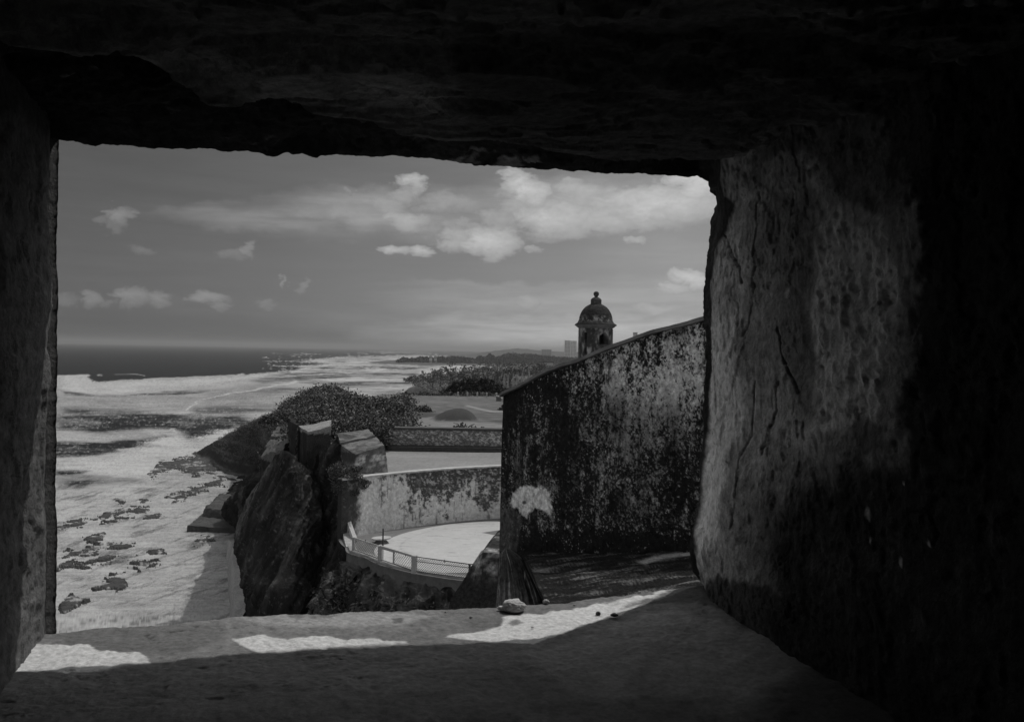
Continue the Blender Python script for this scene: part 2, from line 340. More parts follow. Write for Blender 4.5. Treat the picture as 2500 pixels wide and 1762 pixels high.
# ---- the sea: one fan of water out to the horizon; foam is a white cover on dark water
def interp(x, pts):
    p = np.array(pts, float); return np.interp(x, p[:, 0], p[:, 1])
def build_sea():
    ys = np.concatenate([np.arange(1560, 1500, -8.), np.arange(1500, 846.0, -1.5)])
    # depth rows from image rows at the left part of the frame, then on to the horizon
    dep = (H * F) / (ys - 838.0)
    dep = np.concatenate([[12, 30, 60, 85, 105], dep, [16000, 22000, 29000]]); dep = np.unique(np.round(dep, 3))
    ra = np.concatenate([[-4, -2.5, -1.6, -1.1, -.8, -.68, -.6], np.arange(-.56, .06, .00092), np.linspace(.06, .7, 24)[1:], [1.1, 2, 4]])
    Rr, D = np.meshgrid(ra, dep, indexing='ij')
    W = np.stack([np.clip(Rr * D, -29000, 29000), D, np.zeros_like(D)], -1)
    px, py = proj(W)
    n2d = lambda sx, sy, o, g, sd, sh=0: fbm(np.stack([px / sx, (py + sh * px) / sy, 0 * D], -1), o, g, sd) - .5
    wob, wob2, stz = n2d(70, 12, 5, .55, 3), n2d(14, 3.2, 4, .65, 8), n2d(110, 5, 5, .62, 13)
    grain = RNG.random(px.shape) - .5; g2 = n2d(5, 1.9, 3, .75, 21); mid = n2d(60, 9, 5, .6, 31)
    X, Y = px + 46 * wob, py + 5 * wob + 2.5 * wob2 + 7 * stz * sstep(905, 960, py)
    foam = np.zeros_like(px)
    def area(poly, v, soft=4, stretch=.3, fray=1.0):
        nonlocal foam
        q = sdist(X * stretch, Y, np.array(poly, float) * (stretch, 1))
        q = q + fray * soft * (1.6 * stz + 1.4 * g2 + .8 * grain)
        foam = mix(foam, v, sstep(-soft, soft, q))
    top = [(-3000, 914), (158, 915), (214, 914), (220, 930), (262, 933), (300, 928), (345, 925), (355, 922), (440, 920), (520, 917), (575, 914), (590, 911), (600, 914), (645, 909), (700, 903), (770, 899), (880, 899), (1300, 899)]
    area(top + [(3000, 899), (3000, 1700), (-3000, 1700)], .80, 1.6, fray=.4)
    area([(690, 880), (760, 876), (900, 868), (1000, 866), (1300, 870), (1300, 905), (760, 902), (700, 893), (790, 888)], .80, 2.5)
    area([(870, 857), (1040, 858), (1060, 862), (930, 862)], .6, 1.2)
    area([(1060, 893), (950, 890), (900, 885), (980, 882), (1100, 888)], .30, 2.5)
    area([(158, 922), (214, 917), (216, 934), (330, 932), (560, 922), (640, 914), (640, 918), (500, 936), (410, 944), (345, 952), (300, 961), (250, 963), (200, 958), (158, 947)], .95, 2.5)
    area([(150, 954), (200, 960), (248, 966), (310, 965), (350, 959), (440, 956), (540, 952), (440, 963), (350, 967), (250, 970), (190, 966), (150, 962)], .22, 2.2)
    area([(100, 966), (480, 963), (470, 1004), (100, 1006)], .66, 8)
    area([(150, 996), (260, 1000), (220, 1010), (150, 1010)], .30, 5)
    area([(500, 955), (640, 935), (800, 940), (800, 998), (640, 998), (466, 1000), (492, 978)], .60, 7)
    area([(462, 997), (560, 995), (700, 992), (760, 990), (700, 1006), (560, 1008), (480, 1012)], .30, 4)
    area([(140, 1012), (330, 1008), (480, 1012), (590, 1016), (620, 1030), (560, 1056), (500, 1075), (460, 1072), (430, 1050), (400, 1046), (250, 1054), (140, 1048)], .13, 7)
    area([(100, 1018), (240, 1022), (250, 1040), (100, 1036)], .42, 8)
    area([(400, 1030), (470, 1020), (490, 1036), (440, 1046)], .34, 9)
    area([(100, 1060), (250, 1060), (395, 1054), (424, 1044), (428, 1056), (395, 1066), (340, 1072), (240, 1074), (100, 1074)], .78, 3.5)
    area([(100, 1078), (250, 1078), (340, 1074), (400, 1062), (420, 1066), (385, 1078), (350, 1088), (290, 1098), (240, 1112), (100, 1118)], .11, 4)
    area([(290, 1098), (340, 1090), (372, 1094), (330, 1102), (285, 1104)], .75, 2.5)
    area([(395, 1066), (440, 1064), (475, 1088), (500, 1110), (440, 1130), (380, 1165), (280, 1165), (250, 1140), (310, 1118), (350, 1090)], .98, 12)
    area([(492, 1070), (510, 1052), (560, 1046), (640, 1042), (600, 1060), (540, 1085), (500, 1095), (470, 1092)], .92, 6)
    area([(120, 1146), (180, 1147), (228, 1150), (205, 1158), (130, 1161)], .14, 3.5)
    area([(140, 1164), (200, 1160), (320, 1166), (330, 1174), (250, 1184), (150, 1192)], .46, 8)
    area([(160, 1172), (220, 1170), (250, 1180), (180, 1186)], .26, 5)
    area([(690, 908), (900, 909), (1020, 911), (1020, 920), (860, 922), (640, 935), (610, 930)], .36, 4)
    area([(600, 955), (640, 945), (760, 948), (820, 958), (700, 962)], .42, 4)
    area([(730, 934), (1000, 930), (1040, 940), (820, 944)], .36, 4)
    area([(780, 896), (940, 892), (1060, 896), (960, 902), (800, 903)], .28, 2.5)
    area([(860, 956), (1000, 950), (1060, 958), (930, 966)], .55, 4)
    face = sstep(-1.5, 2.5, sdist(px * .35, py, np.array([(212, 920), (232, 912), (262, 911), (300, 914), (352, 917), (340, 922), (300, 927), (262, 932), (226, 930)]) * (.35, 1)))
    foam = mix(foam, .05, face)
    foam = np.maximum(foam, .75 * sstep(1, 0, np.hypot((px - 243) / 13, (py - 917) / 5) + 1.2 * g2)); foam = np.maximum(foam, .5 * sstep(2.2, .5, lseg(px * .4, py, [(280 * .4, 915), (330 * .4, 913), (352 * .4, 917)])))
    def crest(pts, w, v=1.0):
        nonlocal foam
        foam = np.maximum(foam, v * sstep(w, 0, lseg(X * .5, Y, [(a * .5, b) for a, b in pts]) + 1.5 * g2))
    for pts, w in (([(340, 953), (410, 943), (500, 934), (560, 925), (640, 915)], 3), ([(450, 1001), (478, 988), (490, 975), (530, 967), (640, 949), (720, 930)], 4), ([(398, 1054), (418, 1046), (426, 1056)], 4),
                   ([(158, 949), (240, 963), (300, 961)], 2.5), ([(150, 930), (160, 918), (214, 916)], 5), ([(700, 908), (800, 893), (900, 884)], 3), ([(800, 925), (960, 928)], 2.5), ([(600, 922), (760, 914), (880, 908)], 2), ([(860, 948), (1000, 944)], 2), ([(900, 900), (1040, 903)], 1.8)):
        crest(pts, w)
    st = n2d(60, 2.6, 5, .66, 57); st3 = n2d(70, 8, 6, .70, 77, .3)
    near = sstep(905, 1000, py); farc = sstep(600, 700, px) * sstep(862, 880, py) * (1 - near)
    lowf = n2d(230, 40, 4, .55, 91, -.3)
    foam = foam + (foam > .02) * (near * st * .46 + farc * (n2d(46, 1.6, 4, .6, 93) * 1.5 + .06) + lowf * .42 * near + mid * .30 + g2 * .28 + grain * .16) - .34 * sstep(.03, .18, st3) * sstep(1130, 1220, py)
    foam = foam + .34 * sstep(.12, .30, g2 + .5 * st) * (foam < .45) * (foam > .02) * near
    caps = (ridged(np.stack([px / 24, (py - 830) / 2.2, 0 * D], -1), 4, 41) > .83) & (py > 862) & (py < 905) & (px > 640)
    foam = np.maximum(foam, caps * .75); fine = g2 + .5
    foam = foam - .05
    swell = (fbm(np.stack([W[..., 0] / 9, W[..., 1] / 5, 0 * D], -1), 4, .5, 61) - .5)
    far = np.clip(D / 700, 0, 1)
    W[..., 2] += swell * (.7 - .4 * far) * (D < 3000) + .9 * face * (D < 1200)
    W[..., 2] += np.clip(foam, 0, 1) * .25 * (fine - .3)
    foam = np.clip(foam, 0, 1)
    m = bpy.data.materials.new('sea_water'); m.use_nodes = True; N, L = m.node_tree.nodes, m.node_tree.links; b = N['Principled BSDF']
    at = N.new('ShaderNodeAttribute'); at.attribute_name = 'alb'; sp = N.new('ShaderNodeSeparateColor'); L.new(at.outputs['Color'], sp.inputs[0])
    tc = N.new('ShaderNodeTexCoord'); mp = N.new('ShaderNodeMapping'); mp.inputs['Scale'].default_value = (1, .55, 1); L.new(tc.outputs['Object'], mp.inputs[0])
    n = N.new('ShaderNodeTexNoise'); n.inputs['Scale'].default_value = .9; n.inputs['Detail'].default_value = 6; n.inputs['Roughness'].default_value = .7; L.new(mp.outputs[0], n.inputs['Vector'])
    ad = N.new('ShaderNodeMath'); ad.operation = 'MULTIPLY_ADD'; L.new(n.outputs[0], ad.inputs[0]); ad.inputs[1].default_value = .44; ad.inputs[2].default_value = -.22
    su = N.new('ShaderNodeMath'); su.operation = 'ADD'; L.new(sp.outputs[0], su.inputs[0]); L.new(ad.outputs[0], su.inputs[1])
    mr = N.new('ShaderNodeMapRange'); L.new(su.outputs[0], mr.inputs[0]); mr.inputs[1].default_value = .06; mr.inputs[2].default_value = 1.0
    mx = N.new('ShaderNodeMix'); mx.data_type = 'RGBA'; L.new(mr.outputs[0], mx.inputs['Factor']); mx.inputs['A'].default_value = (.016, .017, .018, 1); mx.inputs['B'].default_value = (.46, .46, .46, 1)
    L.new(mx.outputs['Result'], b.inputs['Base Color'])
    ro = N.new('ShaderNodeMapRange'); L.new(mr.outputs[0], ro.inputs[0]); ro.inputs[3].default_value = .35; ro.inputs[4].default_value = .95; L.new(ro.outputs[0], b.inputs['Roughness'])
    b.inputs['IOR'].default_value = 1.07; b.inputs['Specular IOR Level'].default_value = .10
    n2 = N.new('ShaderNodeTexNoise'); n2.inputs['Scale'].default_value = .35; n2.inputs['Detail'].default_value = 8; n2.inputs['Roughness'].default_value = .65; L.new(mp.outputs[0], n2.inputs['Vector'])
    bp = N.new('ShaderNodeBump'); bp.inputs['Distance'].default_value = .5; bp.inputs['Strength'].default_value = .7; L.new(n2.outputs[0], bp.inputs['Height']); L.new(bp.outputs[0], b.inputs['Normal'])
    o = sheet('sea', W, foam, m); tag(o, kind='structure')
build_sea()

# ---- wave-cut rocks in the foam (each patch a thing)
rock_m = mat('wet_rock', None, .75, (.8, .5), (2.5, .25), spec=.4)
def shore_rock(poly, hgt, label, seed, name='shore_rock'):
    p = np.array(poly, float); x0, y0 = p.min(0) - (16, 7); x1, y1 = p.max(0) + (16, 7)
    nu, nv = max(12, int((x1 - x0) / 1.3)), max(10, int((y1 - y0) / .85))
    px, py = np.meshgrid(np.linspace(x0, x1, nu), np.linspace(y0, y1, nv), indexing='ij')
    W = Gv(px, py, 0.0)
    s = sdist(px * .6, py, p * (.6, 1))
    n4 = fbm(W / 2.6, 6, .72, seed); n2 = fbm(W / 1.2, 4, .65, seed + 5)
    m_ = sstep(-.35, .35, s / 11 + 5.0 * (n4 - .5) - .12)
    W[..., 2] = -.45 + m_ * (.55 + .28 * hgt * n4) + .35 * (n2 - .5) * m_
    alb = .018 + .035 * n2 + .30 * sstep(.58, .68, fbm(W / 2.5, 5, .65, seed + 9))
    o = sheet(name, W, alb, rock_m); tag(o, label, 'rock', 'wave-cut rocks in the foam'); return o
for k, (poly, hgt, lab) in enumerate([
    ([(208, 1318), (240, 1306), (262, 1318), (250, 1326), (215, 1324)], 2.0, 'small dark rock above the two wide ledges at the left of the foam'),
    ([(158, 1350), (230, 1335), (300, 1322), (318, 1330), (300, 1345), (240, 1352), (200, 1362), (158, 1366)], 2.0, 'long ragged ledge of dark rock lying across the left foam'),
    ([(150, 1378), (190, 1372), (262, 1352), (288, 1362), (270, 1374), (215, 1384), (150, 1390)], 2.0, 'dark rock ledge just below the long ragged ledge'),
    ([(305, 1370), (350, 1362), (378, 1374), (384, 1386), (350, 1394), (330, 1388), (310, 1376)], 2.3, 'arched dark rock right of the two wide ledges'),
    ([(235, 1440), (275, 1400), (310, 1410), (322, 1425), (300, 1440), (262, 1448)], 2.4, 'broken dark rock with foam between its fingers'),
    ([(155, 1470), (185, 1460), (210, 1470), (190, 1492), (160, 1505), (140, 1500)], 2.2, 'dark rock lowest at the left above the window ledge'),
    ([(255, 1275), (300, 1255), (350, 1240), (358, 1246), (310, 1262), (265, 1280)], 1.6, 'thin rock ledge running up to the right in mid foam'),
    ([(150, 1281), (185, 1276), (230, 1268), (285, 1248), (292, 1252), (240, 1275), (190, 1286), (150, 1290)], 1.6, 'low dark ledge at the left where the shelf drops'),
    ([(290, 1222), (305, 1216), (313, 1224), (298, 1234)], 1.7, 'single small rock on the edge of the rock shelf'),
    ([(300, 1244), (340, 1228), (356, 1222), (340, 1234), (306, 1250)], 1.2, 'narrow rock strip beside the single small rock'),
    ([(345, 1262), (400, 1248), (386, 1262), (352, 1270)], 1.4, 'flat dark rock in the middle of the foam shelf'),
    ([(366, 1155), (400, 1128), (445, 1118), (470, 1122), (456, 1140), (400, 1148), (372, 1164)], 2.0, 'grey rock shelf edge with a broken front beside deep water'),
    ([(412, 1214), (450, 1200), (500, 1180), (540, 1168), (548, 1178), (500, 1196), (460, 1212), (430, 1222)], 2.2, 'long dark rock ridge near the foot of the fort slope'),
    ([(436, 1140), (480, 1112), (540, 1118), (552, 1132), (520, 1150), (470, 1160), (450, 1150)], 2.8, 'ragged rock mass under the tip of the dark headland'),
    ([(478, 1322), (500, 1315), (520, 1320), (516, 1328), (484, 1330)], 1.6, 'oval rock beside the shadow at the foot of the wall'),
    ([(368, 1346), (392, 1342), (390, 1350), (372, 1352)], 1.2, 'tiny rock alone above the arched dark rock'),
]):
    shore_rock(poly, hgt, lab, 100 + k * 7)

# ---- rocky headland with scrub, left of the terrace
def build_headland():
    ridge = [P(1010, 990, 128), P(960, 1014, 120), P(900, 1004, 122), P(855, 990, 126), P(808, 962, 138), P(750, 984, 165), P(700, 1002, 215), P(640, 1022, 285), P(600, 1040, 308), P(560, 1060, 325), P(510, 1088, 345), P(470, 1110, 352)]
    fr = [P(1000, 1044, 99), P(950, 1046, 97), P(900, 1050, 93), P(850, 1052, 92), P(800, 1050, 93), P(740, 1050, 96), P(704, 1068, 112), G(655, 1192, 0), G(612, 1170, 0), G(570, 1160, 0), G(520, 1146, 0), G(471, 1124, 0)]
    back = [r + (8, 22, -max(0, r[2] * .6)) for r in ridge]; low = [np.array([b[0] - 2, b[1] + 25, -1.5]) for b in back]
    fr2 = [np.array([f[0] * .99 + .5, f[1] * .97, f[2] * .72]) for f in fr]
    fl = [np.array([f[0] * .985 + 1, f[1] * .95, -1.5]) for f in fr]
    W = loft([fl, fr2, fr, ridge, back, low], 150, 330)
    n = normals(W); h = (ridged(W / 9, 6, 3) - .55) * 1.8 + (fbm(W / 2.5, 4, .6, 6) - .5) * .8
    W = W + n * h[..., None] * np.array([1, 1, .6])
    strata = fbm(W * np.array([.03, .03, .8]), 5, .6, 4)
    alb = .015 + .09 * sstep(.50, .72, strata) + .02 * fbm(W, 3, .5, 2)
    o = sheet('headland', W, alb, mat('headland_rock', None, .95, (.5, .6), (1.5, .35), spec=.04)); tag(o, kind='structure')
    return W
HW = build_headland()

scrub_pts = []
def build_scrub():
    r = np.random.default_rng(5)
    # low scrub clinging to the headland: one mass
    flat = HW[36:112, 2:285].reshape(-1, 3); fx = proj(flat)[0]; flat = flat[(fx > 690) | (flat[:, 2] > 4)]
    C = flat[r.integers(0, len(flat), 13000)] + r.normal(size=(13000, 3)) * (.5, .5, .25) + (0, 0, .15)
    px, py = proj(C)
    C = C[r.random(len(C)) < np.clip((px - 490) / 110, .04, 1)]
    pts = np.repeat(C, 17, 0) + r.normal(size=(len(C) * 17, 3)) * (.40, .40, .26) * r.uniform(.4, 1.5, (len(C) * 17, 1))
    V, Q, al = leaves(pts, .17, 6, alb=(.01, .2)); al = al * (.35 + 1.1 * fbm(V * .35, 4, .6, 3))
    o = link('cliff_scrub', mesh_np('cliff_scrub', V, Q, al, False), leaf_m); tag(o, 'low dark scrub covering the headland above the sea', 'scrub', kind='stuff')
build_scrub()
def shrub(base, blobs, n_each, size, label, seed, group=None, name='shrub', alb=(.02, .16), cat='shrub', stems=6):
    """base: world point; blobs: (dx,dy,dz,r)"""
    r = np.random.default_rng(seed); base = np.array(base, float)
    t = empty(name, tuple(base)); tag(t, label, cat, group)
    cs = [np.array(b[:3]) for b in blobs]; rs = [b[3] for b in blobs]
    # satellite clumps make the outline uneven
    c2, r2 = [], []
    for c, q in zip(cs, rs):
        for _ in range(7):
            d = r.normal(size=3); d /= np.linalg.norm(d); d[2] = abs(d[2]) * .8
            c2.append(c + d * q * r.uniform(.5, .95)); r2.append(q * r.uniform(.22, .48))
    C = clumps(cs + c2, [x * .85 for x in rs] + r2, n_each, seed, .85, .4)
    C = C[C[:, 2] > -.3]
    V, Q, al = leaves(C, size, seed, alb=alb)
    # leaves tell light and dark kinds apart in patches
    al = al * (.55 + .9 * fbm(V * .9, 3, .6, seed))
    link('foliage', mesh_np('foliage', V, Q, al, False), leaf_m, t)
    mb = MB()
    for k in range(stems):
        c = cs[k % len(cs)] + r.normal(size=3) * .3
        mid = c * .5 + r.normal(size=3) * .15; mb.tube([(c[0] * .2, c[1] * .2, -.4), mid, c], [.09, .06, .03], 5)
    mb.build('stem', bark_m, t, True)
    return t
SH = 'shrubs above the terrace'
shrub(P(800, 980, 128), [(.4, 0, .5, 1.3), (-1.6, 0, -.4, 1.4), (2.0, 0, -.7, 1.3), (.5, 0, 1.1, .9), (-3.6, 0, -1.2, 1.5)], 480, .15, 'tallest rounded dark bush at the summit of the headland', 21, SH)
shrub(P(880, 1008, 120), [(-.2, 0, .9, 1.3), (1.6, 0, .1, 1.3), (-2.0, 0, .0, 1.3), (0, -5, -1.6, 2.0)], 520, .15, 'broad dark bush just right of the summit bush', 22, SH)
shrub(P(925, 1040, 100), [(0, 0, .3, 1.5), (-2.2, -2, .3, 1.7), (-4.4, -2, .5, 1.8), (1.0, -1, -.3, 1.0), (-6.5, -3, .0, 1.7)], 420, .16, 'grey green bush spilling over beside the end of the low stone wall', 23, SH, alb=(.03, .24))
shrub(P(958, 990, 118), [(0, 0, .4, .8), (-1.4, 0, .3, .9), (1.0, 0, .2, .6)], 350, .18, 'small rounded bush at the edge of the lawn with surf behind', 24, SH)
shrub(P(1005, 1012, 122), [(0, 0, .5, 1.3), (1.6, 0, .3, 1.2), (-1.4, 0, .3, 1.1), (2.8, 0, .0, .8), (4.6, -2, -.4, .8)], 260, .18, 'low spreading shrub on the left side of the lawn', 25, SH)
shrub(P(775, 1035, 104), [(0, 0, .2, 1.6), (-3, 0, .0, 1.6), (2.4, 0, .1, 1.5), (-6, 3, -.4, 1.6)], 330, .18, 'dark bush behind the flat topped parapet block', 26, SH)
shrub(P(842, 1050, 96), [(0, 0, .6, 1.7), (2.0, 0, .5, 1.6), (-2.2, -1, .3, 1.5)], 420, .16, 'dense bush between the two parapet blocks', 27, SH, alb=(.02, .2))
shrub(P(690, 1030, 140), [(0, 0, -.3, 1.6), (-3, 6, -.6, 1.6), (-7, 16, -1.8, 1.8), (3.5, 0, -.3, 1.7)], 220, .24, 'low scrubby bush on the left shoulder of the headland', 28, SH, alb=(.012, .1))

shrub(P(940, 1080, 89.5), [(0, 0, .5, 1.1), (-1.3, 0, .8, 1.2), (-.4, 1, 1.3, 1.0), (-2.6, .5, .9, 1.1)], 520, .14, 'dark bush wedged between the parapet block and the low stone wall', 29, SH, alb=(.015, .16))
# ---- upper court, low stone wall, lawn
def build_lawn():
    px_l = [(1046, 938), (1020, 950), (1000, 962), (985, 985), (972, 1008), (969, 1020)]
    left = [(P(900, 1048, 97)[0] - 6, 92), (P(905, 1045, 99)[0] - 4, 99), (P(930, 1000, 118)[0], 112), (P(968, 985, 135)[0] - 3, 130), (P(1000, 972, 160)[0] - 9, 150), (P(1000, 972, 164)[0] - 6, 164), (P(1000, 972, 164)[0] - 3, 168)]
    rows = []
    nv = 130
    for (xl, y) in left:
        pass
    yy = np.linspace(92, 168, 220); xl = np.interp(yy, [a[1] for a in left], [a[0] for a in left])
    t = np.linspace(0, 1, 260) ** 1.3
    X = xl[:, None] + (95 - xl[:, None]) * t[None, :]; Y = np.repeat(yy[:, None], 260, 1)
    Z = 33.45 + (Y - 92) * .002 + (fbm(np.stack([X / 14, Y / 14, 0 * X], -1), 4, .5, 4) - .5) * .35
    Z -= np.clip(1.6 - (X - xl[:, None]), 0, 2) ** 2 * .5
    mc = P(1108, 1026, 110)
    px, py = proj(np.stack([X, Y, Z], -1))
    # grassy mound
    ex = (X - mc[0]) / 2.9; ey = (Y - mc[1]) / 3.6; skew = np.clip(1 - (ex - .12 * 0) ** 2 - ey ** 2, 0, 1)
    Z += 1.3 * skew ** .85 * (1 + .45 * ex)
    mound = sstep(-.02, .03, skew - .0001 + .05 * (fbm(np.stack([X, Y, 0 * X], -1), 3, .5, 8) - .5))
    alb = .135 + .09 * (fbm(np.stack([X / 6, Y / 3, 0 * X], -1), 5, .6, 14) - .5)
    alb = mix(alb, .03, mound * .9)
    pth = sstep(3.0, 0, lseg(px * .3, py, [(a * .3, b) for a, b in ((1140, 990), (1170, 998), (1200, 1004), (1300, 1006))]))
    alb = mix(alb, .32, pth * .6)
    alb = mix(alb, .20, sstep(-2, 2, sdist(px * .4, py, np.array([(900, 1046), (930, 1020), (1060, 1014), (1062, 1030), (1150, 1030), (1300, 1040), (1300, 1060), (900, 1060)]) * (.4, 1))) * .7)
    alb = mix(alb, .05, sstep(-1.5, 2, sdist(px * .4, py, np.array([(1000, 1010), (1040, 1006), (1085, 1012), (1060, 1018), (1010, 1020)]) * (.4, 1)) + 3 * (fbm(np.stack([px / 10, py / 3, 0 * px], -1), 4, .6, 2) - .5)))
    alb = mix(alb, .05, sstep(-1, 1.5, sdist(px * .4, py, np.array([(1180, 1028), (1225, 1024), (1300, 1020), (1300, 1032), (1215, 1031)]) * (.4, 1))))
    o = sheet('lawn', np.stack([X, Y, Z], -1), np.clip(alb, .02, .5), ground_m); tag(o, kind='structure')
build_lawn()

TC = np.array([-0.5, 68.0]); TZ = 27.2           # terrace centre and level
def smooth_curve(pts, n):
    A = np.array(pts, float)[:, None, :]; return loft([[a[0]] * 2 for a in A], n, 2)[:, 0]
wall_base = [(-12.95, 69.45), (-12.7, 69.65), (-12.3, 70.0), (-10.8, 71.9), (-8.2, 74.4), (-4.9, 77.0), (-.6, 79.3), (4.5, 79.2), (9.5, 76.5), (12.5, 72)]
WB = smooth_curve([(a, b, 0) for a, b in wall_base], 420)[:, :2]
def offset_curve(C, d):
    t = np.gradient(C, axis=0); t /= np.linalg.norm(t, axis=1, keepdims=True); return C + d * np.stack([-t[:, 1], t[:, 0]], 1)

# upper court between the round wall and the low stone wall
def build_court():
    B = offset_curve(WB, .6); n = 40
    far = np.stack([B[:, 0] * 1.0 - .8, np.full(len(B), 93.5)], 1)
    t = np.linspace(0, 1, n)[None, :, None]; XY = B[:, None] * (1 - t) + far[:, None] * t
    Z = np.full(XY.shape[:2], 31.75) + (fbm(np.concatenate([XY / 5, XY[..., :1] * 0], -1), 4, .5, 9) - .5) * .12
    W = np.concatenate([XY, Z[..., None]], -1)
    alb = .215 + .12 * (fbm(W / np.array([4, 2, 4]), 6, .65, 12) - .5)
    o = sheet('court', W, alb, mat('gravel', None, .95, (3, .3), (8, .04))); tag(o, kind='structure')
build_court()

def lichen(W, lo, hi, freq, thr, soft, s):
    n = fbm(W * freq, 7, .68, s); return mix(lo, hi, sstep(thr - soft, thr + soft, n))

def strip_wall(curve, z0, z1, thick, nz, alb_fn, m, label, cat, name='stone_wall', amp=.05, cap_m=None, cap_h=.14, cap_alb=.2, cap_name='coping', seed=0):
    """a wall of real thickness along a plan curve; the front faces the curve's right hand side"""
    t = empty(name, (float(curve[len(curve) // 2][0]), float(curve[len(curve) // 2][1]), float(np.min(z0)))); tag(t, label, cat)
    off = np.array(t.location)
    n = len(curve); back = offset_curve(curve, thick)
    z0 = np.broadcast_to(z0, (n,)); z1 = np.broadcast_to(z1, (n,))
    k = np.linspace(0, 1, nz)
    front = np.stack([np.repeat(curve[:, :1], nz, 1), np.repeat(curve[:, 1:], nz, 1), z0[:, None] + (z1 - z0)[:, None] * k[None]], -1)
    al = alb_fn(front)
    tan = np.gradient(curve, axis=0); tan /= np.linalg.norm(tan, axis=1, keepdims=True); nr = np.stack([tan[:, 1], -tan[:, 0], 0 * tan[:, 0]], 1)
    front = front + nr[:, None] * ((fbm(front * .7, 5, .6, seed) - .5) * 2 * amp)[..., None]
    top = np.stack([mix(front[:, -1], np.concatenate([back, z1[:, None]], 1), q) for q in np.linspace(0, 1, 5)], 1)
    bk = np.stack([np.concatenate([back, z1[:, None]], 1), np.concatenate([back, z0[:, None]], 1)], 1)
    W = np.concatenate([front, top[:, 1:], bk[:, 1:]], 1)
    al = np.concatenate([al, np.full((n, 5), .25)], 1)
    # close both ends
    me = mesh_np('wall_body', W - off, grid_quads(n, W.shape[1], True), al)
    link('wall_body', me, m, t)
    e = MB()
    for i in (0, -1):
        a, b = front[i], back[i]
        e.add([a[0] - off, a[-1] - off, np.array([*b, z1[i]]) - off, np.array([*b, z0[i]]) - off], [(0, 1, 2, 3)])
    e.build('wall_end', mat('wall_end_stone', .03, .9, (3, .5), (9, .04)), t)
    if cap_m:
        c = offset_curve(curve, -.07); cb = offset_curve(curve, thick + .05)
        sec = [np.concatenate([c, (z1 + .004)[:, None]], 1), np.concatenate([c, (z1 + cap_h)[:, None]], 1), np.concatenate([cb, (z1 + cap_h)[:, None]], 1), np.concatenate([cb, (z1 + .004)[:, None]], 1), np.concatenate([c, (z1 + .004)[:, None]], 1)]
        Wc = np.stack(sec, 1); Wc = Wc + (np.stack([fbm(Wc * 1.3 + 7 * q, 4, .6, seed + q) for q in range(3)], -1) - .5) * .06
        me = mesh_np(cap_name, Wc - off, grid_quads(n, 5, True), cap_alb * (.6 + .8 * fbm(Wc * .8, 5, .6, 3)), False)
        link(cap_name, me, cap_m, t)
    return t

def retaining_alb(W):
    px, py = proj(W)
    pl = .58 + .12 * (fbm(W * np.array([1, 1, .25]), 5, .6, 1) - .5)
    # dirt hanging from the top
    h = (31.8 - W[..., 2]) / 4.6
    streak = fbm(W * np.array([1.6, 1.6, .22]), 6, .62, 5); blot = fbm(W * .8, 7, .66, 8); speck = fbm(W * 3.2, 4, .7, 15)
    cover = .66 - .62 * h + .9 * (streak - .5) + 1.2 * (blot - .5) + .9 * (speck - .5)
    cover += .22 * sstep(985, 1040, px) - .30 * sstep(1000, 930, px) * sstep(850, 900, px)
    dirt = sstep(.44, .60, cover)
    a = mix(pl, .055 + .30 * sstep(.50, .66, fbm(W * 6, 4, .7, 91)), dirt)
    # ivy-dark left end
    lf = sstep(0, 22, 896 - px + 70 * (blot - .5) - .18 * (py - 1200)); a = mix(a, .02 + .12 * sstep(.55, .7, speck), lf * .95)
    a = mix(a, .09, sstep(.60, .68, blot * .6 + speck * .4 + .05) * .8)
    a = mix(a, .06, sstep(.62, .70, fbm(W * np.array([3.5, 3.5, .5]), 5, .6, 33)) * .7)
    return np.clip(a, .03, .6)
strip_wall(WB[:, :], TZ - .3, 31.72, .6, 90, retaining_alb, stone_light, 'curved plaster retaining wall with black stains behind the round terrace', 'wall',
           name='retaining_wall', cap_m=mat('pale_coping', None, .85, (3, .3), (8, .02)), cap_alb=.42, cap_h=.12, seed=3)

# low stone wall across the court
def low_alb(W):
    h = (W[..., 2] - 31.7) / 2.3
    n = fbm(W * 5.5, 6, .75, 4); m = fbm(W * .5, 4, .6, 9)
    a = .14 + .45 * sstep(.48, .62, n) * sstep(.3, .6, m + .15)
    a = mix(a, .05, sstep(.30, .22, h)); a = mix(a, .30, sstep(.05, .0, np.abs(h - .33)) * sstep(.45, .6, n))
    return mix(a, .07, sstep(.86, .96, h))
lw0, lw1 = P(952, 1096, 90.5), P(1225, 1099, 91.5)
lw = np.stack([np.linspace(lw0[0], lw1[0] + 26, 300), np.linspace(90.5, 92.5, 300)], 1)
strip_wall(lw, 31.6, 33.9, 1.3, 60, low_alb, stone_dark, 'low rough stone wall across the pale court above the terrace', 'wall', name='low_stone_wall', amp=.1, cap_m=mat('dark_coping', None, .9, (4, .4), (8, .03)), cap_alb=.07, seed=8)
# plinth step in front of it
st = MB(); st.beam((lw0[0] - .1, 90.15, 31.95), (lw1[0] + 26, 92.0, 31.95), .9, .5); o = st.build('plinth', mat('plinth_stone', .05, .9, (3, .5), (6, .06))); tag(o, 'dark plinth course running along the foot of the low stone wall', 'plinth')
shrub(P(1130, 1048, 92) + (0, .6, 0), [(0, 0, .2, .5), (-.7, 0, .1, .35), (1.1, 0, .0, .4), (2.0, 0, 0, .3)], 160, .16, 'small weed growing on top of the low stone wall', 31, name='weed', cat='weed', stems=4, alb=(.02, .1))

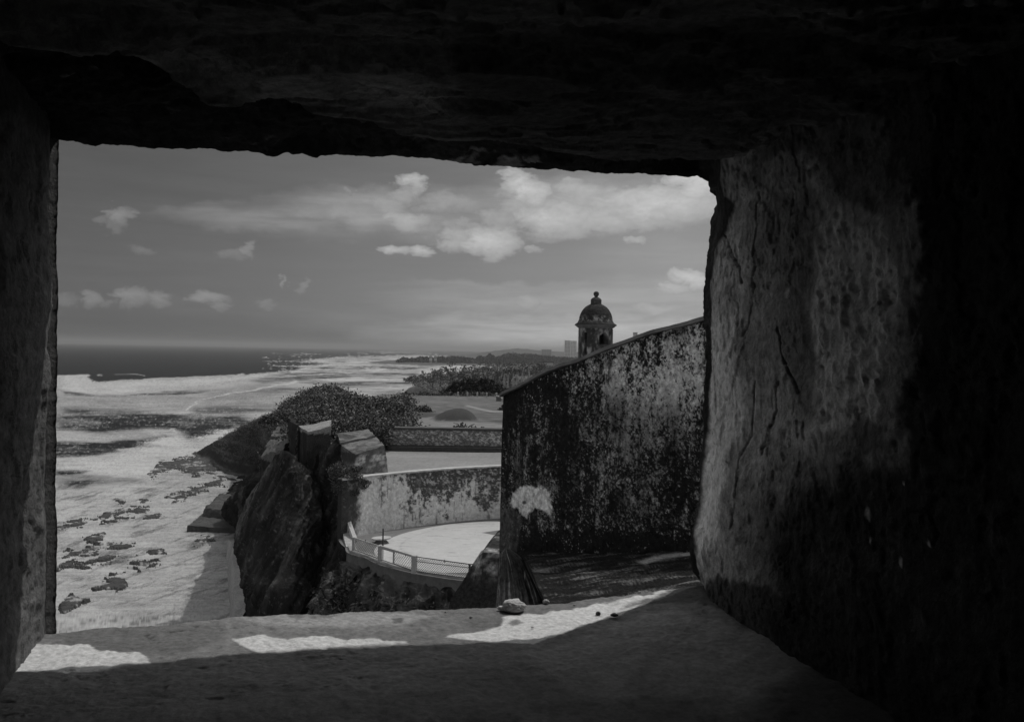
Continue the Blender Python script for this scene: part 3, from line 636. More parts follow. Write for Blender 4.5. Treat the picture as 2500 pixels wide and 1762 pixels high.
# ---- the round terrace
KP = [(-11.9, 66.6), (-11.45, 64.95), (-10.6, 64.0), (-9.9, 63.4), (-8.7, 61.6), (-6.5, 59.7), (-4.8, 58.7), (-3.1, 57.9), (-.5, 57.5), (3, 58.0), (6.5, 60), (9.2, 63.5), (10.2, 68)]
def build_terrace():
    th = np.linspace(0, 2 * math.pi, 200, endpoint=False)
    KR = 10.45
    inner = np.array(WB)
    kerb_in = smooth_curve([(x, y, 0) for x, y in KP], 200)[:, :2]
    allp = np.concatenate([inner, kerb_in[:195]]) - TC; aa = np.arctan2(allp[:, 1], allp[:, 0]); o_ = np.argsort(aa)
    rad = np.interp(th, np.concatenate([aa[o_] , aa[o_] + 2 * math.pi]), np.tile(np.hypot(allp[:, 0], allp[:, 1])[o_], 2)) + .2
    k = np.linspace(0, 1, 30)[None, :]
    X = TC[0] + np.cos(th)[:, None] * rad[:, None] * k; Y = TC[1] + np.sin(th)[:, None] * rad[:, None] * k
    X = np.concatenate([X, X[:1]]); Y = np.concatenate([Y, Y[:1]])
    W = np.stack([X, Y, np.full_like(X, TZ)], -1)
    al = .15 + .06 * (fbm(W / 2, 5, .6, 3) - .5)
    o = sheet('terrace_floor', W, al, mat('cement', None, .9, (2, .2), (10, .01)), flip=True); tag(o, kind='structure')
    # white disc
    pts = [(1285, 1310), (1220, 1273), (1160, 1274.5), (1095, 1280), (1030, 1291), (985, 1302), (955, 1313), (935, 1323), (922, 1333), (914, 1342), (914, 1350), (920, 1358), (930, 1366), (960, 1381), (1000, 1392), (1040, 1396), (1090, 1398), (1150, 1397), (1240, 1385)]
    B = [G(a, b, TZ) for a, b in pts]; B = smooth_curve([tuple(b) for b in B] , 220)
    c = B.mean(0)
    # reflect to complete the round on the hidden side
    right = [(TC[0] + 9.4 * math.cos(a), TC[1] + 9.4 * math.sin(a), TZ) for a in np.linspace(-.95, .95, 40)]
    ring = np.concatenate([B[12:205], np.array(right)])
    a = np.arctan2(ring[:, 1] - TC[1], ring[:, 0] - TC[0]); ring = ring[np.argsort(a)]
    ring = np.concatenate([ring, ring[:1]])
    k = np.linspace(0, 1, 60)[None, :, None]; cc = np.array([*TC, TZ])
    W = cc + (ring[:, None] - cc) * k; W[..., 2] = TZ + .02
    px, py = proj(W)
    rr = np.hypot(W[..., 0] - TC[0], W[..., 1] - TC[1])
    al = .42 + .12 * (fbm(W * .9, 6, .65, 5) - .5)
    al -= .10 * sstep(.10, 0, np.abs(rr - 7.6 - .3 * (fbm(W * .3, 3, .5, 2) - .5)))
    al -= .12 * sstep(.62, .72, fbm(W * np.array([.5, 2.5, 1]), 5, .6, 7))
    o = sheet('painted_circle', W, al, mat('worn_white_paint', None, .85, (3, .12), (10, .008)), flip=True); tag(o, kind='structure')
    tri = [G(a, b, TZ + .03) for a, b in ((1176, 1299.5), (1222, 1293), (1275, 1286), (1290, 1325), (1222, 1308))]  # dark wedge: a cast shadow painted onto the terrace floor
    mb = MB(); mb.add(tri, [(0, 1, 2, 3, 4)][::-1]); o = mb.build('painted_shadow_wedge', mat('shadow_and_foot_grey', .13, .9, (3, .2), (8, .02))); tag(o, kind='structure')
    # fine joints of the slab
    # kerb
    a0 = math.atan2(65.3 - TC[1], -11.6 - TC[0])
    KC = smooth_curve([(x, y, 0) for x, y in KP], 200)[:, :2]
    t = empty('kerb_wall', (-6.5, 59.5, 26.4)); tag(t, 'weathered concrete kerb wall edging the round terrace above the rocks', 'kerb')
    off = np.array(t.location)
    def band(z, d): return np.concatenate([offset_curve(KC, d), np.full((len(KC), 1), z)], 1)
    secs = [band(25.2, -.12), band(26.3, -.1), band(27.22, -.02), band(27.34, 0), band(27.36, .1), band(27.36, .45), band(27.34, .55), band(27.1, .55)]
    W = np.stack([mix(secs[i], secs[i + 1], q) for i in range(len(secs) - 1) for q in np.linspace(0, 1, 6)[:-1]] + [secs[-1]], 1)
    W = W + (np.stack([fbm(W * 1.1 + 5 * q, 5, .6, 40 + q) for q in range(3)], -1) - .5) * np.array([.12, .12, .05])
    al = .22 + .16 * (fbm(W * 1.2, 6, .65, 6) - .5)
    vert = W[..., 2] < 27.2
    al = np.where(vert, .09 + .10 * (fbm(W * np.array([1, 1, .3]), 6, .65, 16) - .3), al + .06)
    me = mesh_np('kerb', W - off, grid_quads(W.shape[0], W.shape[1], False), al); link('kerb', me, mat('kerb_concrete', None, .9, (3, .3), (8, .03)), t)
    return KC
KC = build_terrace()

shrub(P(868, 1200, 70.3), [(-.4, -.1, 1.2, .8), (-1.1, 0, .4, .9), (-.4, .1, -.3, .8), (-1.3, 0, -.9, .9), (-.7, 0, -1.7, .7), (-1.5, .1, 1.5, .9), (.5, .4, .5, .6), (-1.7, 0, -2.0, .9), (-1.6, .1, -3.0, .9), (-.9, 0, -2.6, .6), (.2, .3, -1.2, .5), (.1, .2, 1.7, .5)], 1300, .075, 'dark creeper hanging over the left end of the curved retaining wall', 61, name='creeper', cat='creeper', alb=(.01, .14))
# ---- terrace fence
def build_fence():
    mp = mat('fence_paint', .34, .6, (6, .15), (20, .003)); md = mat('fence_dark_steel', .05, .5, (6, .2), None); wire = mat('fence_wire', .08, .5, (6, .1), None)
    z = 27.36
    t = empty('chain_link_fence', (-8, 61.5, z)); tag(t, 'grey chain link fence with square posts along the terrace kerb', 'fence')
    off = Vector(t.location); V3 = lambda p, zz=0: Vector((p[0], p[1], z + zz)) - off
    pt = lambda px, py: G(px, py, z)
    A, B_, C, D, E = pt(863, 1343), pt(929, 1368), pt(1011, 1397), pt(1146, 1414), pt(1225, 1415)
    for p, w, h, dark in ((A, .17, .95, 0), (B_, .30, 1.02, 0), (C, .30, 1.12, 0), (D, .12, 1.0, 1), (E, .12, 1.0, 1)):
        m = MB(); m.beam(V3(p, -.05), V3(p, h), w, w, up=(.3, 1, 0)); m.build('post', md if dark else mp, t)
    m = MB(); m.beam(V3(B_, .0) + Vector((.13, .1, 0)), V3(B_, .0) + Vector((.13, .1, 2.2)), .09, .09, up=(0, 1, 0)); m.build('flag_pole', md, t)
    def rail(a, b, h0, h1, w, mm, nm):
        m = MB(); m.beam(V3(a, h0), V3(b, h1), w, w); m.build(nm, mm, t)
    rail(A, B_, .92, .98, .06, mp, 'top_rail'); rail(B_, C, .98, 1.05, .13, mp, 'top_rail'); rail(C, D, 1.05, .98, .05, md, 'top_rail'); rail(D, E, .98, .98, .05, md, 'top_rail')
    rail(A, B_, .08, .08, .04, md, 'bottom_rail'); rail(B_, C, .1, .1, .05, md, 'bottom_rail'); rail(C, D, .75, .75, .035, md, 'middle_rail'); rail(C, D, .08, .08, .04, md, 'bottom_rail')
    # square frame of the gate
    g0, g1 = mix(B_, C, .06), mix(B_, C, .40)
    gp = MB(); gp.beam(V3(g1, .1), V3(g1, .98), .10, .10, up=(.3, 1, 0)); gp.beam(V3(g0, .9), V3(g1, .93), .10, .10); gp.beam(V3(g0, .1), V3(g1, .1), .07, .07); gp.build('gate_frame', mp, t)
    # chain link: crossing wires between the posts
    def link_panel(a, b, h0, h1, pitch, nm):
        m = MB(); a, b = Vector((a[0], a[1], z)), Vector((b[0], b[1], z)); Ln = (b - a).length; d = (b - a).normalized(); n = int(Ln / pitch); hh = h1 - h0
        up = Vector((0, 0, 1)); w = .011
        for i in range(-int(hh / pitch), n + 1):
            for s in (1, -1):
                x0, x1 = i * pitch, i * pitch + hh
                u0, u1 = max(x0, 0), min(x1, Ln)
                if u1 <= u0: continue
                q0, q1 = u0 - x0, u1 - x0
                if s < 0: q0, q1 = hh - q0, hh - q1
                p, q = a + d * u0 + up * (h0 + q0) - off, a + d * u1 + up * (h0 + q1) - off
                e = (q - p).normalized(); sd = e.cross(d.cross(up)).normalized() * w; k = d.cross(up) * w
                m.add([p - sd, p + sd, q + sd, q - sd, p - k, p + k, q + k, q - k], [(0, 1, 2, 3), (4, 5, 6, 7)])
        m.build(nm, wire, t)
    link_panel(C, D, .08, .98, .16, 'wire_mesh'); link_panel(A, B_, .08, .92, .22, 'wire_mesh'); link_panel(g1, C, .1, .98, .22, 'wire_mesh'); link_panel(D, E, .08, .98, .22, 'wire_mesh')
    for a, b, q in ((A, B_, .45), (C, D, .55), (B_, C, .75)):
        p = mix(a, b, q); m = MB(); m.beam(V3(p, .9), V3(p, 1.08), .05, .05, up=(0, 1, 0)); m.build('clamp', md, t)
    # stair with slanted cheek at the left end
    s = empty('stair_railing', tuple(G(850, 1343, z))); tag(s, 'pale slanted stair rail rising beside the dark cliff', 'railing'); o2 = Vector(s.location)
    top, foot = Vector(P(848, 1268, 70.5)), Vector(P(866, 1318, 68.2)); m = MB(); m.beam(top - o2, foot - o2, .30, .42); m.build('handrail', mat('pale_rail_paint', .42, .7, (5, .2), (12, .01)), s)
    m = MB(); m.tube([top - o2 + Vector((0, 0, .1)), top - o2 + Vector((-.12, 0, .26))], [.2, .16], 8); m.build('rail_end', mat('pale_rail_paint'), s)
    for f in (.25, .55, .85):
        p = top.lerp(foot, f); m = MB(); m.beam(p - o2 + Vector((-.12, -.1, 0)), p - o2 + Vector((-.08, -.1, -1.7 + f * .6)), .09, .09, up=(0, 1, 0)); m.build('baluster', mp, s)
    st = empty('concrete_stair', tuple(P(845, 1340, 67.2))); tag(st, 'narrow pale concrete steps against the dark cliff at the end of the terrace', 'steps'); o3 = Vector(st.location)
    for k in range(5):
        f0 = k / 5
        a, b = Vector(P(846 + 9 * f0, 1303 + 36 * f0, 70 - 3.6 * f0)), Vector(P(846 + 9 * (f0 + .19), 1303 + 36 * (f0 + .19), 70 - 3.6 * (f0 + .19)))
        m = MB(); m.beam(a - o3, b - o3, .6, .3); m.build('step', mat('step_concrete', .36, .9, (4, .3), (9, .02)), st)
    pl = G(931, 1325, TZ); d = empty('round_slab', tuple(pl)); tag(d, 'small thin round slab tilted on a short foot at the edge of the white circle', 'slab')
    me = MB(); r = 0.75
    top = [(r * math.cos(a), r * .8 * math.sin(a), .42 + .05 * math.cos(a)) for a in np.linspace(0, 2 * math.pi, 28, endpoint=False)]; bot = [(x, y, zz - .1) for x, y, zz in top]
    me.prism(top, bot); me.build('slab', mat('slab_concrete', .42, .9, (4, .2), (9, .01)), d)
    me = MB(); me.prism([(x * .35, y * .35, .33) for x, y, _ in top], [(x * .8, y * .8, .0) for x, y, _ in top]); me.build('foot', mat('shadow_and_foot_grey'), d)
build_fence()

# ---- fort blocks above the escarp
def block_alb(base, lo=.012):
    def f(W):
        n = fbm(W * 1.1, 6, .68, 2); s = fbm(W * np.array([1.4, 1.4, .3]), 5, .6, 7)
        return np.clip(mix(lo, base, sstep(.38, .62, n * .6 + s * .4)), .02, .6)
    return f
def parapet(name, label, top, drop, base, m=stone_dark, bottom=None, top_alb=None, seed=0, amp=.10, part=False):
    t = np.array(top); b = t.copy(); b[:, 2] = drop if bottom is None else bottom
    if bottom is not None: b = np.array(bottom)
    n = len(t); quads = []
    for i in range(n):
        j = (i + 1) % n; quads.append((b[i], b[j], t[j], t[i]))
    c = t.mean(0)
    if n == 4: quads.append((t[0], t[1], t[2], t[3]))
    f = block_alb(base)
    def alb(W):
        a = f(W)
        if top_alb is not None:
            zmin = t[:, 2].min() - .25; a = np.where(W[..., 2] > zmin, top_alb * (.6 + .8 * fbm(W * .9, 5, .65, 8)), a)
        return a
    o = rough_block(name, quads, alb, m, None, .16, amp * 1.5, .8, seed); tag(o, label, 'parapet'); return o
FP = 'masonry'
# right parapet, two sloping slabs with a dark joint
zt = 34.1
A1 = [P(833, 1087, 76), P(868, 1108, 73.6), P(940, 1088, 74.0), P(917, 1067, 80)]
A1b = [a.copy() for a in A1]
for a in A1b: a[2] = 31.5
A1b[2] = P(947, 1156, 73.6); A1b[1] = P(868, 1160, 73.2); A1b[0][2] = 31; A1b[3][2] = 31.4
def a_alb(W):
    px, py = proj(W); n = fbm(W * 1.2, 6, .7, 3); n2 = fbm(W * 3.5, 4, .7, 6)
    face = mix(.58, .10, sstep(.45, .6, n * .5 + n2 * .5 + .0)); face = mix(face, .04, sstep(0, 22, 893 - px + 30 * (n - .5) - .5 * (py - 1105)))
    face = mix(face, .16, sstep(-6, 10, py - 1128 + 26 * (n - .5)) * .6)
    topc = mix(.07, .17, sstep(.4, .65, n)); return np.where(W[..., 2] > 33.25 + .0 * px, topc, face)
q = [(A1b[0], A1b[1], A1[1], A1[0]), (A1b[1], A1b[2], A1[2], A1[1]), (A1b[2], A1b[3], A1[3], A1[2]), (A1b[3], A1b[0], A1[0], A1[3]), (A1[0], A1[1], A1[2], A1[3])]
rt = empty('stone_parapet', tuple(A1b[1])); tag(rt, 'broad parapet block with a grassy sloping top and pale worn end face', 'parapet')
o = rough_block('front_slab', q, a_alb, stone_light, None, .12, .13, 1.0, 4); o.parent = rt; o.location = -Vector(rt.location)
A2 = [P(822, 1058, 84), P(831, 1081, 79.5), P(916, 1064, 80.6), P(899, 1047, 86)]; A2b = [a - (0, 0, 3.2) for a in A2]
q = [(A2b[0], A2b[1], A2[1], A2[0]), (A2b[1], A2b[2], A2[2], A2[1]), (A2b[2], A2b[3], A2[3], A2[2]), (A2b[3], A2b[0], A2[0], A2[3]), (A2[0], A2[1], A2[2], A2[3])]
o = rough_block('back_slab', q, lambda W: mix(.05, .17, sstep(.4, .62, fbm(W * .9, 6, .65, 12))), stone_light, None, .14, .14, 1.0, 6); o.parent = rt; o.location = -Vector(rt.location)
# left parapet with a flat pale top
B1 = [P(728, 1040, 84), P(752, 1053, 80), P(806, 1041, 81), P(808, 1026, 87)]
parapet('parapet_block', 'parapet block with a flat pale top and darker sides', B1, 22.0, .045, top_alb=.24, seed=9)  # top coloured paler than the sides
C1 = [P(712, 1020, 90), P(712, 1100, 86), P(722, 1100, 86), P(724, 1022, 90)]
parapet('wall_ridge', 'thin upright ridge of masonry left of the flat topped block', [P(706, 1022, 92), P(711, 1030, 84), P(724, 1034, 83), P(718, 1022, 92)], 21.0, .04, seed=12, amp=.15)
D1 = [P(662, 1063, 104), P(664, 1066, 99), P(708, 1064, 98), P(709, 1026, 116), P(680, 1036, 114)]
D1 = [P(660, 1064, 100), P(708, 1064, 98), P(709, 1026, 116), P(681, 1037, 114)]
parapet('sloping_block', 'sloping worn masonry top left of the thin upright ridge', D1, 18.0, .05, top_alb=.12, seed=14, amp=.18)
E1 = [P(638, 1112, 92), P(690, 1096, 84), P(703, 1072, 92), P(660, 1072, 97)]
parapet('stepped_block', 'lower worn masonry block at the head of the great dark escarp', E1, 14.0, .05, top_alb=.12, seed=17, amp=.2)

# ---- the great battered escarp (smooth dark slab) and the cliff under the terrace
def build_escarp():
    cols = []   # from left/back round to the right; each column top -> bottom
    spec = [
        [(690, 1094, 100), (640, 1190, 104), (604, 1300, 106), (604, 1400, 104), (612, 1520, 100)],
        [(672, 1120, 90), (612, 1215, 92), (578, 1310, 90), (592, 1415, 86), (606, 1520, 82)],
        [(676, 1118, 84), (640, 1190, 82), (612, 1300, 78), (622, 1410, 74), (636, 1520, 70)],
        [(694, 1100, 80), (690, 1190, 77), (668, 1300, 74), (664, 1410, 71), (668, 1520, 67)],
        [(710, 1112, 79), (730, 1190, 76), (720, 1300, 73), (706, 1410, 70), (700, 1520, 66)],
        [(728, 1140, 79), (756, 1190, 77), (762, 1290, 75), (742, 1400, 72), (725, 1520, 68)],
        [(744, 1130, 80), (772, 1200, 81), (784, 1300, 80), (772, 1400, 77), (752, 1520, 72)],
        [(760, 1120, 81), (790, 1200, 80), (808, 1300, 77), (806, 1400, 73), (782, 1520, 68)],
        [(800, 1100, 80), (818, 1190, 77), (832, 1290, 73), (830, 1390, 69), (815, 1520, 64)],
        [(832, 1088, 78), (846, 1180, 74.5), (842, 1290, 71.6), (846, 1370, 67.5), (850, 1520, 62)],
        [(868, 1108, 76), (866, 1170, 74.5), (852, 1300, 71.5), (868, 1362, 66.0), (880, 1520, 60)]]
    rows = []
    for c in spec:
        pts = [P(*p) for p in c]
        b = pts[-1].copy(); b2 = np.array([b[0] - 1.0, b[1] - 6, 4]); b3 = np.array([b[0] - 1.5, b[1] - 9, -1.5]); rows.append(pts + [b2, b3])
    W = loft(rows, 300, 340)
    n = normals(W); px, py = proj(W)
    crev = sstep(700, 770, px)
    # long diagonal flutes washed down the slab
    a = R_(24); s = (px * math.cos(a) + py * math.sin(a)); l = -px * math.sin(a) + py * math.cos(a)
    fl = fbm(np.stack([s / 16, l / 170, 0 * s], -1), 6, .62, 3); fr = ridged(W / np.array([1.6, 1.6, 5]), 6, 8)
    h = (fl - .5) * .9 + (ridged(W / np.array([3.5, 3.5, 9]), 5, 71) - .55) * .9 + crev * (fr - .55) * 1.5 + (fbm(W * 1.2, 4, .6, 2) - .5) * .25
    W = W + n * (h * np.sign((n * (np.array([0, 0, H]) - W)).sum(-1)))[..., None]
    al = .008 + .050 * sstep(.48, .8, fl) * (.4 + fbm(W * 1.5, 6, .7, 44)) + .02 * fbm(W * .8, 5, .65, 5)
    al = al + .06 * sstep(.60, .70, fbm(W * 2.5, 6, .7, 55))
    al *= 1 - .15 * crev
    al += .10 * sstep(.66, .74, fbm(np.stack([px / 7, py / 45, 0 * px], -1), 5, .6, 19)) * crev
    al = al + .10 * sstep(14, 0, lseg(px, py, [(690, 1098), (640, 1170), (606, 1240), (582, 1310)])) * sstep(.35, .6, fbm(W, 5, .6, 3))
    al = al + .05 * sstep(-20, 20, sdist(px, py, [(590, 1330), (620, 1330), (640, 1420), (620, 1460), (600, 1400)])) * fbm(W * 2, 4, .6, 5)
    o = sheet('escarp', W, np.clip(al, .012, .5), mat('escarp_stone', None, .95, (1.4, .6), (3.5, .16), spec=.04, stretch=(1, 1, .35)))
    tag(o, 'great battered dark escarp slab falling from the parapets to the sea', 'escarp')
build_escarp()
def build_cliff():
    # under the kerb, round to the pier
    K = KC[10:150]
    rows = []
    for j, (z, d) in enumerate([(26.9, .25), (26.0, -.2), (25.3, -1.0), (24.3, -1.6), (22.5, -2.4), (17, -4), (8, -6), (-1.5, -8)]):
        c = offset_curve(K, d); rows.append([np.array([p[0], p[1], z]) for p in c[::8]])
    W = loft(rows, 150, 330)
    n = normals(W); h = (ridged(W / 1.5, 6, 11) - .5) * 1.7 + (fbm(W * 2, 4, .6, 2) - .5) * .5
    h *= sstep(26.9, 25.9, W[..., 2])
    W = W - np.abs(n) * np.sign(n) * (h * np.sign((n * (W - np.array([0, 0, H]))).sum(-1)))[..., None]
    al = .02 + .14 * sstep(.52, .74, ridged(W * np.array([.8, .8, .4]), 6, 23)) * fbm(W * 1.5, 4, .6, 1)
    o = sheet('rock_cliff', W, al, mat('cliff_rock', None, .95, (1.2, .5), (4, .15), spec=.04)); tag(o, kind='structure')
    r = np.random.default_rng(9)
    S = W[22:95, :].reshape(-1, 3); C = S[r.integers(0, len(S), 420)] + r.normal(size=(420, 3)) * .15 - (0, .25, 0)
    C = C[C[:, 2] < 25.7]
    pts = np.repeat(C, 9, 0) + r.normal(size=(len(C) * 9, 3)) * (.22, .16, .25)
    V, Q, al = leaves(pts, .10, 2, aspect=3.4, alb=(.006, .09)); o = link('cliff_plants', mesh_np('cliff_plants', V, Q, al, False), leaf_m)
    tag(o, 'dark trailing plants on the rock face below the terrace kerb', 'plants', kind='stuff')
build_cliff()

# lower sea wall and step slab beside the escarp
def build_lower():
    z = .8
    a, b, c, d = G(598, 1500, 0), G(560, 1300, 0), G(590, 1296, 0), G(640, 1510, 0)
    top = [G(577, 1560, 4.), G(566, 1322, 4.), G(640, 1330, 5.), G(660, 1540, 5.)]
    base = [p * 1.0 for p in (G(562, 1600, 0), G(548, 1296, 0), G(640, 1296, 0), G(660, 1560, 0))]
    base = [np.array([p[0], p[1], -1.5]) for p in base]
    q = [(base[0], base[1], top[1], top[0]), (base[1], base[2], top[2], top[1]), (base[2], base[3], top[3], top[2]), (base[3], base[0], top[0], top[3]), (top[0], top[1], top[2], top[3])]
    o = rough_block('sea_wall', q, lambda W: .30 + .25 * (fbm(W * .3, 5, .6, 3) - .5), stone_light, None, .7, .25, .2, 3); tag(o, 'grey battered sea wall at the foot of the escarp beside the foam', 'wall')
    t = [P(452, 1285, 206), P(478, 1256, 222), P(520, 1226, 244), P(600, 1226, 244), P(600, 1290, 203)]
    t = [G(458, 1284, 1.3), G(503, 1248, 1.6), G(620, 1246, 1.6), G(620, 1288, 1.3)]
    bt = [np.array([p[0], p[1] - .6, -1.5]) for p in t]
    q = [(bt[0], bt[1], t[1], t[0]), (bt[1], bt[2], t[2], t[1]), (bt[2], bt[3], t[3], t[2]), (bt[3], bt[0], t[0], t[3]), (t[0], t[1], t[2], t[3])]
    o = rough_block('landing_slab', q, lambda W: .035 + .08 * (fbm(W * .5, 6, .7, 6) - .3), rock_m, None, .5, .55, .45, 8); tag(o, 'flat grey slab stepping out into the foam at the foot of the fort', 'slab')
    t = [G(504, 1240, 3.4), G(538, 1206, 4.4), G(640, 1206, 4.4), G(640, 1252, 3.4)]
    bt = [np.array([p[0] - 1.2, p[1] - .8, .9]) for p in t]
    q = [(bt[0], bt[1], t[1], t[0]), (bt[1], bt[2], t[2], t[1]), (bt[2], bt[3], t[3], t[2]), (bt[3], bt[0], t[0], t[3]), (t[0], t[1], t[2], t[3])]
    o = rough_block('rock_step', q, lambda W: .03 + .05 * fbm(W * .4, 5, .6, 6), rock_m, None, .45, 1.1, .4, 18); tag(o, 'dark rock step standing on the flat grey slab', 'rock')
    # dark talus between the headland and the escarp
    top = [P(700, 1100, 96), P(665, 1118, 112), P(645, 1135, 140), P(630, 1152, 190), P(610, 1158, 262)]
    bot = [G(640, 1340, 0), G(566, 1292, 0), G(528, 1248, 0), G(556, 1196, 0), G(596, 1154, 0)]
    mid = [mix(t_, b_, .3) + (-.6, 0, -1) for t_, b_ in zip(top, bot)]; low = [mix(t_, b_, .7) + (-.4, 0, -1.5) for t_, b_ in zip(top, bot)]
    bot2 = [np.array([b[0] - 1, b[1] - 3, -1.5]) for b in bot]
    W = loft([top, mid, low, bot, bot2], 130, 150); n = normals(W); W = W + n * ((ridged(W / 5, 6, 5) - .55) * 3.4)[..., None]
    al = .012 + .05 * sstep(.5, .75, fbm(W * np.array([.15, .15, .6]), 5, .6, 7))
    o = sheet('talus', W, al, mat('headland_rock')); tag(o, kind='structure')
build_lower()

# ---- pier and buttress just under the big wall
def build_pier():
    # trapezoid pier
    d0, d1 = 24.0, 27.5
    zb = 30.0
    def q(px, py, d): return P(px, py, d)
    f = [q(1100, 1462, d0), q(1138, 1404, d0), q(1172, 1356, d0), q(1180, 1350, d0), q(1262, 1352, d0)]
    bk = [q(1104, 1462, d1) + (.4, 0, 0)] + [p + (.5, d1 - d0, .0) for p in f[1:]]
    low = np.array([f[0][0] - .9, d0, zb])
    quads = []
    # front face as strips
    base = [np.array([x, d0 - .2, zb]) for x in np.linspace(low[0], f[-1][0], 5)]
    for i in range(4): quads.append((base[i], base[i + 1], f[i + 1], f[i]))
    for i in range(4): quads.append((f[i], f[i + 1], f[i + 1] + (.4, 3.2, 0), f[i] + (.4, 3.2, 0)))
    quads.append((low, base[0], f[0], f[0])); quads.append((base[0] + (0, 3.2, 0), base[0], f[0], f[0] + (.4, 3.2, 0)))
    def al(W):
        n = fbm(W * 2.5, 6, .7, 2); m = fbm(W * .8, 4, .6, 5); px, py = proj(W)
        return .03 + .30 * sstep(.5, .72, n) * sstep(.35, .6, m) * sstep(1430, 1380, py) + .0 * n
    o = rough_block('stone_pier', quads, al, stone_dark, None, .07, .07, 1.6, 5); tag(o, 'dark mossy stone pier with a slanting left side below the big wall', 'pier')
    # fluted half-cone buttress
    yb = 14.6
    py = np.linspace(1338, 1560, 120)
    lf = np.interp(py, [1338, 1344, 1352, 1400, 1480, 1560], [1232, 1226, 1221, 1217, 1211, 1206])
    rt_ = np.interp(py, [1338, 1344, 1352, 1362, 1380, 1410, 1440, 1475, 1520, 1560], [1240, 1252, 1264, 1275, 1288, 1303, 1315, 1328, 1342, 1350])
    th = np.linspace(0, math.pi, 150)
    cx = (lf + rt_) / 2; rr = (rt_ - lf) / 2
    W = np.zeros((150, 120, 3))
    for j in range(120):
        pc = P(cx[j], py[j], yb); R0 = rr[j] / F * yb
        fl = (fbm(np.stack([th * 5.5, 0 * th + py[j] / 60, 0 * th], -1), 5, .6, 6) - .5) * .10 * min(1, j / 14)
        W[:, j, 0] = pc[0] - np.cos(th) * (R0 + fl * .6); W[:, j, 1] = yb - np.sin(th) * (R0 * .9 + fl); W[:, j, 2] = pc[2]
    n = fbm(np.stack([np.broadcast_to(th[:, None] * 14, (150, 120)), np.broadcast_to(py[None] / 90, (150, 120)), np.zeros((150, 120))], -1), 6, .65, 9)
    px_, py_ = proj(W)
    al = .06 + .34 * sstep(.52, .78, n) + .04 * sstep(1400, 1500, py_)
    al = al + .4 * sstep(3, 0, lseg(px_, py_ * .3, [(1281, 1400 * .3), (1281, 1408 * .3)]))
    o = sheet('buttress', W, al, stone_dark, flip=True); tag(o, 'streaked rounded buttress under the corner of the big dark wall', 'buttress')
build_pier()

